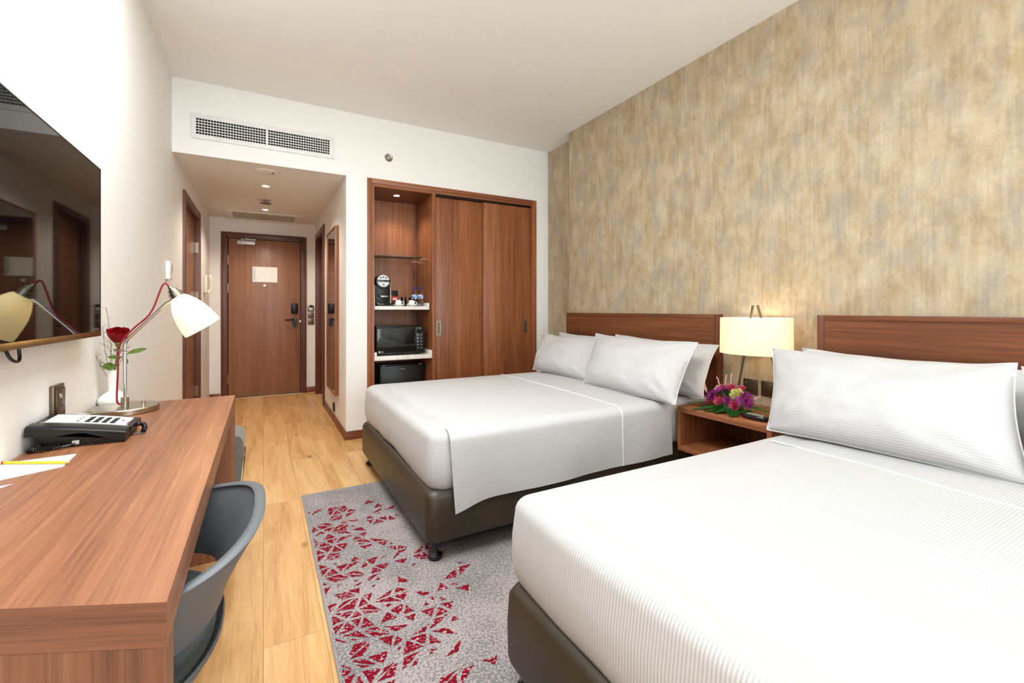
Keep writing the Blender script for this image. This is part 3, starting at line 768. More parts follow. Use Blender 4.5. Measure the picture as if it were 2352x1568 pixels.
# desk wall socket
g = thing('wall_socket', 'bronze double-height wall socket above the desk telephone', 'wall socket', (XL, 2.04, .83))
bm = BM(); box(bm, XL+.0005, XL+.012, 1.988, 2.078, .790, .912, bev=.003); obj('plate', bm, 'brass', g)
bm = BM(); box(bm, XL+.012, XL+.018, 1.999, 2.067, .800, .900, bev=.005); obj('faceplate', bm, 'brass', g)
bm = BM(); box(bm, XL+.018, XL+.0215, 2.010, 2.028, .868, .884, bev=.002); obj('rocker', bm, 'chrome', g, label='small chrome rocker')
bm = BM()
for y, z in ((2.028, .818), (2.052, .818), (2.040, .842)): box(bm, XL+.018, XL+.0184, y-.003, y+.003, z-.004, z+.004)
islands('pin_hole', bm, 'black', g)
for i, (y0, nm, lab) in enumerate(((1.680, 'bedside_socket', 'bronze socket plate on wallpaper behind the flowers'), (1.565, 'bedside_switch', 'bronze switch plate on wallpaper beside the near bed pillow'))):
    g = thing(nm, lab, 'wall socket' if not i else 'wall switch', (XR, y0+.045, .64))
    bm = BM(); box(bm, XR-.010, XR-.0005, y0, y0+.092, .635, .727, bev=.002); obj('plate', bm, 'brass', g)
    bm = BM()
    if i == 0:
        box(bm, XR-.013, XR-.010, y0+.065, y0+.080, .700, .712, bev=.001); obj('rocker', bm, 'chrome', g)
        bm = BM()
        for a_, z in ((.046, .690), (.034, .66), (.058, .66)): box(bm, XR-.0105, XR-.010, y0+a_-.004, y0+a_+.004, z-.005, z+.004)
        islands('pin_hole', bm, 'black', g)
    else:
        box(bm, XR-.016, XR-.010, y0+.012, y0+.080, .647, .715, bev=.003); obj('rocker', bm, 'brass', g)

# ------------------------------------------------------------------ TV
g = thing('television', 'flat black wall-mounted television with a thin gold lower edge', 'television', (XL, 1.7, 1.05))
ty0, ty1, tz0, tz1, tx = 1.135, 2.268, 1.062, 1.698, -.546
bm = BM(); box(bm, tx-.03, tx-.003, ty0, ty1, tz0, tz1, bev=.003); obj('casing', bm, 'black', g)
bm = BM(); box(bm, tx-.003, tx, ty0+.004, ty1-.004, tz0+.018, tz1-.004); obj('screen', bm, 'screen', g)
bm = BM(); box(bm, tx-.004, tx+.002, ty0, ty1, tz0-.002, tz0+.017, bev=.001); obj('lower_bezel', bm, 'gold', g, label='gold lower edge')
bm = BM(); box(bm, tx-.001, tx+.001, ty0, ty0+.004, tz0+.017, tz1); box(bm, tx-.001, tx+.001, ty1-.004, ty1, tz0+.017, tz1); box(bm, tx-.001, tx+.001, ty0, ty1, tz1-.004, tz1); obj('frame_edge', bm, 'black', g)
bm = BM(); box(bm, XL+.0005, tx-.03, 1.45, 1.95, 1.22, 1.55); obj('wall_bracket', bm, 'black', g)
bm = BM(); tube(bm, [(-.585, 1.64, 1.075), (-.582, 1.665, 1.035), (-.58, 1.70, 1.02), (-.582, 1.722, 1.03), (-.587, 1.725, 1.075)], .004); tube(bm, [(-.592, 1.66, 1.053), (-.592, 1.76, 1.056)], .003)
obj('cable', bm, 'black', g, label='black cable loop')

# ------------------------------------------------------------------ desk
g = thing('desk', 'long walnut desk along the left wall with an angled near end', 'desk', (-.36, 1.7, 0))
fx = -.119
poly = [(fx, 2.528), (XL+.004, 2.528), (XL+.004, 1.012), (fx, .785)]
bm = BM(); prism(bm, poly, .686, .75)
for f in bm.faces:
    f.normal_update()
    if abs(f.normal.y) > .5: f.material_index = 1
top = obj('desktop', bm, ['deskY', 'deskX'], g, smooth=False)
bm = BM(); dx, dy = XL+.004-fx, 1.012-.785
ln = math.hypot(dx, dy); nx, ny = -dy/ln, dx/ln   # pointing
tk = .058
if ny < 0: nx, ny = -nx, -ny
prism(bm, [(fx, .785), (XL+.004, 1.012), (XL+.004, 1.012+tk), (fx, .785+tk)], 0, .6855); obj('end_panel', bm, 'deskZ', g, smooth=False)
bm = BM(); box(bm, XL+.004, fx, 2.468, 2.528, 0, .6855); obj('end_panel', bm, 'deskZ', g, smooth=False)
bm = BM(); box(bm, XL+.004, XL+.03, 1.08, 2.468, .28, .6855); obj('modesty_panel', bm, 'deskZ', g, smooth=False)
ZD = .7505
# desk lamp
lc = Vector((-.487, 2.33, ZD))
g = thing('desk_lamp', 'brushed steel desk lamp with opal glass shade and red cord, lit', 'lamp', tuple(lc))
bm = BM(); lathe(bm, [(0, 0), (.108, 0), (.110, .002), (.110, .020), (.107, .023), (0, .024)], lc, 56); obj('base', bm, 'steel', g)
bm = BM(); cyl(bm, lc+Vector((.062, -.02, .022)), lc+Vector((.062, -.02, .042)), .007); obj('dimmer_knob', bm, 'chrome', g)
bm = BM(); lathe(bm, [(.013, .02), (.013, .058), (0, .058)], lc, 24); obj('socket', bm, 'steel', g)
H0 = Vector((-.335, 2.33, 1.207))
bm = BM()
pts = [lc+Vector((0, 0, .03)), lc+Vector((0, 0, .15)), lc+Vector((0, 0, .268)), lc+Vector((.004, 0, .283)), lc+Vector((.016, 0, .30)), H0+Vector((-.02, 0, -.022)), H0+Vector((.006, 0, -.003))]
tube(bm, pts, .0065, 14, smooth=False); obj('arm', bm, 'chrome', g)
bm = BM(); box(bm, lc.x-.034, lc.x+.018, 2.323, 2.337, ZD+.242, ZD+.252, bev=.002); sphere(bm, lc+Vector((.02, 0, .247)), .007); obj('clamp', bm, 'steel', g)
sd = Vector((.56, -.05, -.83)).normalized(); R = orient(sd)
hb = H0+Vector((.010, 0, .022))
bm = BM(); lathe(bm, [(0, -.032), (.009, -.032), (.010, -.020), (.018, -.018), (.020, -.004), (.026, -.002), (.027, .022), (.024, .024), (0, .024)], hb, 28, R); obj('shade_holder', bm, 'steel', g)
prof = [(.025, .018), (.036, .03), (.052, .06), (.0625, .09), (.069, .125), (.073, .160), (.0735, .176), (.071, .176), (.0665, .125), (.060, .09), (.049, .06), (.033, .03), (.022, .02)]
bm = BM(); lathe(bm, prof, hb, 40, R); obj('lamp_shade', bm, 'shadeG', g, label='lit opal glass shade')
bm = BM(); sphere(bm, hb+sd*.08, .024); obj('bulb', bm, 'lamp_on', g)
bm = BM(); tube(bm, [hb-sd*.03, hb-sd*.035+Vector((-.02, 0, .006)), lc+Vector((.085, -.008, .40)), lc+Vector((.03, -.008, .335)), lc+Vector((-.004, -.008, .29)), lc+Vector((-.018, -.004, .245)), lc+Vector((-.021, -.004, .15)), lc+Vector((-.024, -.004, .06)), lc+Vector((-.02, -.003, .035)), lc+Vector((-.010, 0, .03))], .0034, 10)
obj('cord', bm, 'red', g, label='red fabric cord')
bm = BM(); tube(bm, [lc+Vector((-.10, -.03, .006)), (-.575, 2.24, ZD+.015), (-.592, 2.19, ZD+.028), (-.598, 2.13, ZD+.02)], .004); obj('power_cord', bm, 'offwhite', g)

# vase with rose
vc = Vector((-.553, 2.468, ZD)); VS = .93
g = thing('bud_vase', 'white porcelain bud vase behind the desk lamp', 'vase', tuple(vc))
bm = BM(); lathe(bm, [(r*VS, z*VS) for r, z in [(0, 0), (.035, 0), (.050, .012), (.056, .028), (.052, .045), (.036, .060), (.020, .072), (.0185, .09), (.021, .14), (.0225, .168), (.0195, .168), (.0165, .09), (0, .08)]], vc, 36); obj('body', bm, 'porcelain', g)
def petal_rose(bm, c, R3, rad, layers=((.25, 3), (.5, 4), (.75, 5), (1., 6)), seed=0, openn=1.):
    rnd = random.Random(seed)
    for li, (f, n) in enumerate(layers):
        for k in range(n):
            a0 = 2*PI*(k+rnd.random()*.3)/n+li*.7; span = (1.15 if f > .4 else 1.4)*(2*PI/n)*.9
            r0 = rad*f; hgt = rad*(1.35-.35*f*openn)
            wob = rnd.uniform(-.06, .06)
            def fn(u, v, a0=a0, span=span, r0=r0, hgt=hgt, f=f, wob=wob):
                a = a0+(u-.5)*span; e = abs(u-.5)*2
                vv = v*(1-.22*e*e)
                rr = r0*(.25+.75*math.sin(min(1, vv*1.25)*PI/2)) + rad*.22*f*max(0, vv-.7)/.3*openn + rad*wob*v
                return Vector(c)+R3 @ Vector((rr*math.cos(a), rr*math.sin(a), -.55*rad+hgt*vv*1.2-rad*.10*f*max(0, vv-.75)/.25))
            grid(bm, fn, 5, 5)
def leaf(bm, p, d, up, ln, w):
    d = Vector(d).normalized(); s = d.cross(Vector(up)).normalized(); u_ = s.cross(d)
    grid(bm, lambda u, v: Vector(p)+d*ln*u+s*w*(v-.5)*2*math.sin(PI*min(1, .04+u*.95))**.8+u_*(-.15*ln*u*u+.12*w*abs(v-.5)*2), 7, 2)
rg = thing('red_rose', 'single long-stemmed red rose standing in the white bud vase', 'flower', tuple(vc+Vector((.0, 0, .09))))
rc = vc+Vector((.022, -.035, .288))
bm = BM(); tube(bm, [vc+Vector((0, 0, .085)), vc+Vector((.006, -.004, .165)), vc+Vector((.014, -.015, .21)), rc-Vector((0, 0, .02))], .0028); obj('stem', bm, 'stem', rg)
bm = BM(); petal_rose(bm, rc+Vector((0, 0, .004)), orient((.1, -.3, 1)), .043, ((.22, 3), (.42, 4), (.6, 5), (.76, 6), (.86, 6)), 3, .45); bmesh.ops.solidify(bm, geom=bm.faces[:], thickness=.0006); obj('bloom', bm, 'rosered', rg, sharp=80)
bm = BM(); lathe(bm, [(0, -.036), (.007, -.034), (.010, -.02), (.013, -.010)], rc, 12); leaf(bm, rc+Vector((0, 0, -.02)), (-.5, -.3, .5), (0, 0, 1), .03, .004); obj('sepal', bm, 'green', rg)
bm = BM(); tube(bm, [vc+Vector((.012, -.012, .2)), vc+Vector((.04, -.03, .215)), vc+Vector((.06, -.04, .228))], .0015, 6)
leaf(bm, vc+Vector((.055, -.04, .226)), (.85, .1, .28), (0, -1, .4), .065, .010); leaf(bm, vc+Vector((.03, -.02, .208)), (-.7, -.3, .12), (0, -1, .4), .045, .008)
leaf(bm, vc+Vector((.035, -.02, .208)), (.4, -.4, -.5), (0, -1, .3), .035, .009); leaf(bm, vc+Vector((.01, -.01, .17)), (-.55, -.35, .1), (0, -1, .6), .045, .018)
bmesh.ops.solidify(bm, geom=[f for f in bm.faces], thickness=.0005); obj('leaf', bm, 'green', rg)
fg = thing('filler_sprigs', 'wispy grey-green filler sprigs around the red rose in the vase', 'sprigs', tuple(vc+Vector((-.004, 0, .09))))
bm = BM(); rnd = random.Random(4)
for (dx, dy, dz) in ((-.035, .0, .34), (-.055, -.02, .23), (-.01, .02, .27), (.05, .0, .25), (-.03, .03, .42), (.03, .03, .29)):
    a = vc+Vector((-.006, 0, .10)); e = vc+Vector((dx, dy, dz)); m_ = (a+e)/2+Vector((rnd.uniform(-.01, .01), 0, .01))
    tube(bm, [a, m_, e], .0009, 5, k=5)
    for q in range(16):
        t = .4+.6*q/16; p = a.lerp(e, t)+Vector((0, 0, .004)); d = Vector((rnd.uniform(-1, 1), rnd.uniform(-.5, .5), rnd.uniform(.1, 1.2))).normalized()*rnd.uniform(.008, .02)
        tube(bm, [p, p+d], .0006, 4, smooth=False)
tube(bm, [vc+Vector((-.008, 0, .15)), vc+Vector((-.03, -.01, .19)), vc+Vector((-.038, -.01, .188)), vc+Vector((-.04, -.01, .172))], .0015, 6)
obj('sprig', bm, 'twig', fg)

# telephone ----------------------------------------------------------
px0, px1, py0, py1 = -.596, -.372, 1.80, 1.985
g = thing('desk_telephone', 'black corded desk telephone with white number panel on the desk', 'telephone', ((px0+px1)/2, (py0+py1)/2, ZD))
def topz(x): t = (x-px0)/(px1-px0); return ZD+.072-.026*t-.012*t*t
bm = BM()
def phone_ring(x, yA, yB, zb, zt):
    return [(x, yA, zb), (x, yB, zb), (x, yB, zt), (x, yA, zt)]
rg_ = []
for k in range(9):
    t = k/8; x = px0+.02+(px1-px0-.03)*t
    rg_.append([(x, py0+.012, ZD), (x, py1, ZD), (x, py1, topz(x)-.012), (x, py0+.012, topz(x)-.030)])
rings_mesh(bm, rg_); obj('base', bm, 'black', g, smooth=False)
bm = BM(); R_ = []
for k in range(13):
    t = k/12; x = px0+(px1-px0)*t; R_.append([(x, py0+.055, topz(x)-.018), (x, py1+.004, topz(x)-.012), (x, py1+.002, topz(x)+.001), (x, py0+.055, topz(x)-.001)])
rings_mesh(bm, R_); pl = obj('top_shell', bm, 'black', g, sharp=50)
bm = BM(); R_ = []
for k in range(25):
    t = k/24; x = px0-.002+(px1-px0)*t; arch = .014*math.exp(-((t-.55)/.2)**2)
    zt = topz(x)+.002
    R_.append([(x, py0-.004, zt-.030+arch), (x, py0+.050, zt-.028+arch), (x, py0+.054, zt-.004), (x, py0+.048, zt), (x, py0+.004, zt-.002), (x, py0-.004, zt-.007)])
rings_mesh(bm, R_); hs = obj('handset', bm, 'black', g, sharp=50)
bm = BM(); R_ = []
for k in range(13):
    t = k/12; x = px0+.012+(px1-px0-.02)*t; zt = topz(x)+.001
    R_.append([(x, py0+.057, zt-.001), (x, py0+.0595, zt-.001), (x, py0+.0595, zt+.0012), (x, py0+.057, zt+.0012)])
rings_mesh(bm, R_); obj('silver_line', bm, 'silver', pl)
bm = BM(); R_ = []
for k in range(13):
    t = k/12; x = px0+.018+(px1-px0-.034)*t; zt = topz(x)+.0012
    R_.append([(x, py0+.068, zt-.002), (x, py1-.012, zt-.001), (x, py1-.012, zt+.001), (x, py0+.068, zt)])
rings_mesh(bm, R_); fp = obj('number_panel', bm, 'paper', g, label='white number panel')
for c_ in range(4):
    for r_ in range(3):
        x = px0+.112+.020*c_; y = py0+.084+.026*r_
        bm = BM(); box(bm, x-.0065, x+.0065, y-.009, y+.009, topz(x)+.001, topz(x)+.0045, bev=.001); obj('key', bm, 'black', fp)
bm = BM()
for r_ in range(3): cyl(bm, (px0+.088, py0+.085+.026*r_, topz(px0+.088)), (px0+.088, py0+.085+.026*r_, topz(px0+.088)+.003), .0035, 10)
for r_ in range(2): cyl(bm, (px0+.19, py0+.115+.012*r_, topz(px0+.19)), (px0+.19, py0+.115+.012*r_, topz(px0+.19)+.003), .0028, 10)
islands('side_key', bm, 'black', fp)
bm = BM(); box(bm, px1-.022, px1-.016, py0+.085, py0+.125, topz(px1-.018)+.0012, topz(px1-.018)+.0018); obj('red_mark', bm, 'redbox', fp, label='small red print')
def coil(bm, path, r, turns, wr):
    P = smoothpath(path, 10); n = turns*10; pts = []
    for i in range(n+1):
        t = i/n*(len(P)-1); k = min(int(t), len(P)-2); p = P[k].lerp(P[k+1], t-k); d = (P[k+1]-P[k]).normalized()
        a = d.cross(Vector((0, 0, 1))).normalized(); b = a.cross(d)
        an = 2*PI*turns*i/n; pts.append(p+a*r*math.cos(an)+b*r*math.sin(an))
    tube(bm, pts, wr, 6, smooth=False)
bm = BM(); coil(bm, [(px1-.01, py1-.07, ZD+.022), (px1+.012, py1-.055, ZD+.026), (px1+.024, py1-.075, ZD+.018), (px1+.026, py1-.105, ZD+.0095)], .006, 16, .0016)
tube(bm, [(px1+.026, py1-.108, ZD+.006), (px1+.01, py1-.11, ZD+.004), (px1-.02, py1-.11, ZD+.006)], .0018, 6)
coil(bm, [(px0+.028, py0+.004, ZD+.014), (px0+.012, py0-.018, ZD+.009), (px0+.04, py0-.02, ZD+.009), (px0+.075, py0-.006, ZD+.009)], .006, 20, .0018)
tube(bm, [(px0+.06, py0-.014, ZD+.006), (px0+.09, py0-.004, ZD+.008), (px0+.11, py0+.014, ZD+.01)], .002, 6)
islands('coiled_cord', bm, 'rubber', g, label='glossy black coiled cord')
bm = BM(); box(bm, px0+.096, px0+.112, py0+.006, py0+.014, ZD+.006, ZD+.018, bev=.001); obj('plug', bm, 'silver', g)
# papers & pencil
bm = BM(); prism(bm, [(-.603, 1.700), (-.463, 1.710), (-.457, 1.588), (-.56, 1.53), (-.603, 1.535)], ZD, ZD+.0012); pad = solo('notepad', bm, 'paper', 'white notepad sheets lying under the yellow pencil', 'notepad', loc=(-.54, 1.62, ZD), smooth=False)
rnd = random.Random(2); bm = BM()
for k in range(26):
    x, y = -.475+rnd.uniform(-.03, .01), 1.695+rnd.uniform(-.02, .008); box(bm, x-.002, x+.002, y-.0015, y+.0015, ZD+.0012, ZD+.0014)
obj('corner_print', bm, 'palepink', pad, label='pink dotted corner print').location = (0, 0, 0)


bm = BM(); prism(bm, [(-.60, 1.47), (-.513, 1.487), (-.55, 1.43), (-.60, 1.41)], ZD, ZD+.001); solo('lilac_card', bm, 'paperlil', 'pale lilac card at the left edge of the desk, nearest the viewer', 'card', loc=(-.57, 1.45, ZD), smooth=False)
g = thing('pencil', 'yellow pencil with red tip resting on the white notepad', 'pencil', (-.52, 1.645, ZD+.001))
pa, pb = Vector((-.600, 1.688, ZD+.0052)), Vector((-.458, 1.612, ZD+.0052)); dd = (pb-pa).normalized()
bm = BM(); cyl(bm, pa, pb, .0037, 6); obj('shaft', bm, 'yellow', g, smooth=False)
bm = BM(); cyl(bm, pb, pb+dd*.012, .0037, 12, .001); obj('sharpened_tip', bm, 'pencilwood', g)
bm = BM(); cyl(bm, pb+dd*.012, pb+dd*.016, .001, 8, .0002); obj('lead', bm, 'black', g)
bm = BM(); cyl(bm, pa-dd*.006, pa, .0037, 12); obj('red_end', bm, 'redbox', g, label='red painted end')

# ------------------------------------------------------------------ tub chair
cc = Vector((-.30, 1.25, 0))
g = thing('tub_chair', 'grey moulded tub chair with dark seat pad pushed under the desk', 'chair', tuple(cc))
def band(side, t):   # t -1..1 along the loop, side 0 = lower, 1 = rim
    pass
def loop_pt(a, rx, ry, cx=-.28, cy=1.17, ex=2.4):
    c_, s_ = math.cos(a), math.sin(a)
    return cx+rx*math.copysign(abs(c_)**(2/ex), c_), cy+ry*math.copysign(abs(s_)**(2/ex), s_)
bm = BM()
A0 = 2.05
def shellpt(u, v, off):
    a = -A0+2*A0*u
    k = min(1, abs(a)/1.5); k = k*k*(3-2*k)
    zt = .688-.048*k; zb = .520-.02*k
    z = zb+(zt-zb)*v
    fl = v**1.3
    x, y = loop_pt(a, .217+.080*fl+off, .25+.05*fl+off, -.30, 1.262, 2.7)
    return Vector((x, y, z))
prof = []
nv = 8
secs = []
NU = 64
for i in range(NU+1):
    u = i/NU; ring = []
    for j in range(nv+1): ring.append(shellpt(u, j/nv, .006))
    # rolled rim
    for ang in range(1, 6):
        aa = PI*ang/6; c0 = shellpt(u, 1, -.004)
        o_ = shellpt(u, 1, .010)-c0
        ring.append(c0+Vector((o_.x*math.cos(aa), o_.y*math.cos(aa), .010*math.sin(aa))))
    for j in range(nv, -1, -1): ring.append(shellpt(u, j/nv, -.012))
    secs.append(ring)
rings_mesh(bm, secs); obj('back_shell', bm, 'chairgrey', g, sharp=60)
bm = BM()   # seat shell (dish) with pad
sc_ = (-.335, 1.215)
def dish(rx, ry, z): return [(sc_[0]+p[0]*rx, sc_[1]+p[1]*ry, z) for p in [(math.copysign(abs(math.cos(2*PI*k/56))**(.82), math.cos(2*PI*k/56)), math.copysign(abs(math.sin(2*PI*k/56))**(.82), math.sin(2*PI*k/56))) for k in range(56)]]
rings_mesh(bm, [dish(.10, .10, .375), dish(.19, .20, .392), dish(.235, .26, .425), dish(.257, .287, .462), dish(.254, .284, .470), dish(.246, .276, .466), dish(.225, .25, .43), dish(.1, .1, .41)]); obj('seat_shell', bm, 'chairgrey', g, sharp=60)
bm = BM(); rings_mesh(bm, [dish(.12, .12, .412), dish(.215, .24, .434), dish(.242, .272, .462), dish(.236, .266, .472), dish(.20, .23, .465), dish(.10, .12, .456), dish(.02, .02, .457)]); obj('seat_pad', bm, 'fabric', g, sharp=70, label='dark grey wool seat pad')
for s_ in (-1, 1):
    bm = BM(); grid(bm, lambda u, v, s_=s_: Vector((-.44+.12*u, 1.247+s_*(.243+.012*v), .44+.13*v)), 4, 4); bmesh.ops.solidify(bm, geom=bm.faces[:], thickness=.012); obj('arm_support', bm, 'chairgrey', g)
for sx, sy in ((1, 1), (1, -1), (-1, 1), (-1, -1)):
    bm = BM(); tube(bm, [(sc_[0]+.05*sx, sc_[1]+.05*sy, .385), (sc_[0]+.13*sx, sc_[1]+.15*sy, .2), (sc_[0]+.18*sx, sc_[1]+.20*sy, .0)], lambda t: .012-.003*t, 12); obj('leg', bm, 'black', g)

# luggage stool beyond desk
g = thing('luggage_bench', 'speckled grey upholstered bench with thin steel frame beyond the desk', 'bench', (-.34, 2.8, 0))
bm = BM(); R_ = []
prof = [(-.100, .30), (-.094, .40), (-.088, .46), (-.090, .50), (-.104, .525), (-.13, .532), (-.50, .532), (-.56, .52), (-.57, .48), (-.55, .30)]
prof = [(-.128, .27)] + prof[0:] + [(-.54, .27)]
rings_mesh(bm, [[(x, y, z) for x, z in prof] for y in (2.62, 2.86)])
obj('pad', bm, 'fabricL', g, sharp=50)
bm = BM()
for y in (2.66, 2.83):
    tube(bm, [(-.088, y, .42), (-.096, y, .32), (-.104, y, .24), (-.098, y, .0)], .006, 8, smooth=False); tube(bm, [(-.56, y, .42), (-.56, y, .0)], .006, 8, smooth=False)
    tube(bm, [(-.104, y, .255), (-.56, y, .255)], .006, 8, smooth=False)
tube(bm, [(-.1, 2.66, .25), (-.1, 2.83, .25)], .006, 8, smooth=False)
obj('frame', bm, 'chrome', g)

# ------------------------------------------------------------------ rug
rx0, rx1, ry0, ry1 = .206, 2.05, -.6, 3.063
g = thing('rug', 'grey area rug with scattered dark red triangle pattern beneath the beds', 'rug', (1.1, 1.3, 0))
bm = BM(); box(bm, rx0+.006, rx1, ry0, ry1-.006, .0005, .009)
rnd = random.Random(11); s_ = .072
def dens(x, y):
    w = x-rx0
    edge = 1.28-w/.47
    blob = noise.noise(Vector((x*2.3, y*1.5, 3.3)))*.9
    return edge+blob*.6+.05
nx_, ny_ = int((rx1-rx0)/s_)+1, int((ry1-ry0)/s_)+1
P = {}
for i in range(-1, nx_+1):
    for j in range(ny_+1): P[i, j] = (rx0+.02+i*s_+rnd.uniform(-.2, .2)*s_+(j % 2)*s_*.5, ry0+.02+j*s_*.92+rnd.uniform(-.2, .2)*s_)
def tri(pts, shrink, z=.0098):
    c = (sum(p[0] for p in pts)/len(pts), sum(p[1] for p in pts)/len(pts))
    q = [(c[0]+(p[0]-c[0])*shrink, c[1]+(p[1]-c[1])*shrink) for p in pts]
    q = [(min(max(p[0], rx0+.014), rx1-.01), min(max(p[1], ry0+.01), ry1-.016)) for p in q]
    if abs(sum(q[i][0]*q[(i+1) % len(q)][1]-q[(i+1) % len(q)][0]*q[i][1] for i in range(len(q))))*.5 < .00012: return
    # ragged outline
    out = []
    for a, b in zip(q, q[1:]+q[:1]):
        for k in range(4):
            t = k/4; jx, jy = (rnd.uniform(-.0028, .0028), rnd.uniform(-.0028, .0028)) if k else (0, 0)
            out.append(bm.verts.new((a[0]*(1-t)+b[0]*t+jx, a[1]*(1-t)+b[1]*t+jy, z)))
    try:
        f = bm.faces.new(out)
        if f.calc_area() > 0: f.material_index = 1
    except ValueError: pass
for i in range(-1, nx_):
    for j in range(ny_):
        a, b, c, d = P[i, j], P[i+1, j], P[i+1, j+1], P[i, j+1]
        ts = ((a, b, c), (a, c, d)) if rnd.random() < .5 else ((a, b, d), (b, c, d))
        for t_ in ts:
            cx_ = sum(p[0] for p in t_)/3; cy_ = sum(p[1] for p in t_)/3
            if rnd.random() < dens(cx_, cy_)*.70:
                tri(t_, rnd.uniform(.62, .8) if rnd.random() > .18 else rnd.uniform(.22, .38))
obj('pile', bm, ['rug', 'rugred'], g, smooth=False)
bm = BM(); box(bm, rx0, rx0+.007, ry0, ry1, .0005, .0095, bev=.002); box(bm, rx0, rx1, ry1-.007, ry1, .0005, .0095, bev=.002); obj('binding', bm, 'binding', g)

# ------------------------------------------------------------------ beds
ZT = .600
def make_bed(yn, yf_, lab, seed):
    """yn near side, yf_ far side"""
    x0, x1 = .642, 2.60
    g = thing('bed', lab, 'bed', ((x0+x1)/2, (yn+yf_)/2, 0))
    bm = BM(); rs = []
    for z, ins in ((.098, .012), (.104, .004), (.12, 0), (.22, -.002), (.30, .002), (.322, .014), (.334, .035), (.336, .07)):
        rs.append([(x, y, z) for x, y in rrect(x0+ins, x1-ins, yn+ins, yf_-ins, .045, 7)])
    rings_mesh(bm, rs); obj('bed_base', bm, 'leather', g, sharp=60, label='dark brown leatherette base')
    fh = [(.0, .0), (.031, 0), (.034, .006), (.032, .018), (.020, .026), (.013, .034), (.013, .05), (.024, .055), (.024, .10), (0, .10)]
    for x, y in ((x0+.055, yn+.055), (x0+.055, yf_-.055), (x1-.06, yn+.055), (x1-.06, yf_-.055)):
        bm = BM(); lathe(bm, [(r, z+(.0098 if r or z else .0098)) for r, z in fh[:-2]]+[(.024, .0985), (0, .0985)], (x, y, 0), 28); obj('foot', bm, 'rubber', g, label='black turned foot')
    # mattress with tucked sheet
    mx0 = x0+.022
    cr = .075 if seed < 3 else .035
    bm = BM(); rs = []
    def wave(x, y, z, k):
        return .007*noise.noise(Vector((x*5+seed, y*5, z*3)))*k
    tr = .050
    prof = [(.300, .03), (.306, .012), (.33, .0), (.40, -.010), (.48, -.010), (.55, -.002)]
    for k in range(1, 8):
        a = PI/2*k/7; prof.append((.550+.049*math.sin(a), -.002+tr*(1-math.cos(a))))
    prof += [(.6005, .14), (.603, .24), (.605, .40), (.606, .58), (.606, .72)]
    for z, ins in prof:
        pts = rrect(mx0+ins, x1-ins*.3, yn+.012+ins, yf_-.012-ins, max(cr-ins*.5, .012), 8)
        # resample straight spans for wrinkles
        q = []
        for a, b in zip(pts, pts[1:]+pts[:1]):
            n = max(1, int(math.hypot(a[0]-b[0], a[1]-b[1])/.06)) if ins == prof[0][1] else None
            q.append((a, b))
        rs.append((pts, z))
    # consistent subdivision counts
    base_pts = rs[0][0]; cnt = [max(1, int(math.hypot(a[0]-b[0], a[1]-b[1])/.05)) for a, b in zip(base_pts, base_pts[1:]+base_pts[:1])]
    out = []
    for pts, z in rs:
        ring = []
        for n, a, b in zip(cnt, pts, pts[1:]+pts[:1]):
            for k in range(n):
                t = k/n; x, y = a[0]*(1-t)+b[0]*t, a[1]*(1-t)+b[1]*t
                w = wave(x, y, z, 1 if z < .59 else .35)
                zz = z
                if z < .335: zz = z+.028+.018*noise.noise(Vector((x*2.6+seed, y*2.6, 1.)))
                if z >= .59: zz += w*.5
                cx_, cy_ = (mx0+x1)/2, (yn+yf_)/2
                ring.append((x+w*(1 if x > cx_ else -1)*(abs(x-mx0) < .1), y+w*(-1 if y < cy_ else 1)*(abs(y-yn) < .1), zz))
        out.append(ring)
    rings_mesh(bm, out, True, True)
    def uvf(co, n):
        if abs(n.y) > abs(n.x) and abs(n.z) < .6: return (co.x, (yn-(ZT-co.z)) if n.y < 0 else (yf_+(ZT-co.z)))
        return (co.x, co.y)
    obj('mattress', bm, 'linenS', g, uvfn=uvf, sharp=80, label='mattress in tightly tucked striped white sheet')
    return g
B1 = (1.935, 3.485); B2 = (-.34, 1.215)
make_bed(*B1, 'far bed nearest the wardrobe, on a dark brown base', 1.7)
make_bed(*B2, 'near bed in the right foreground, on a dark brown base', 5.1)
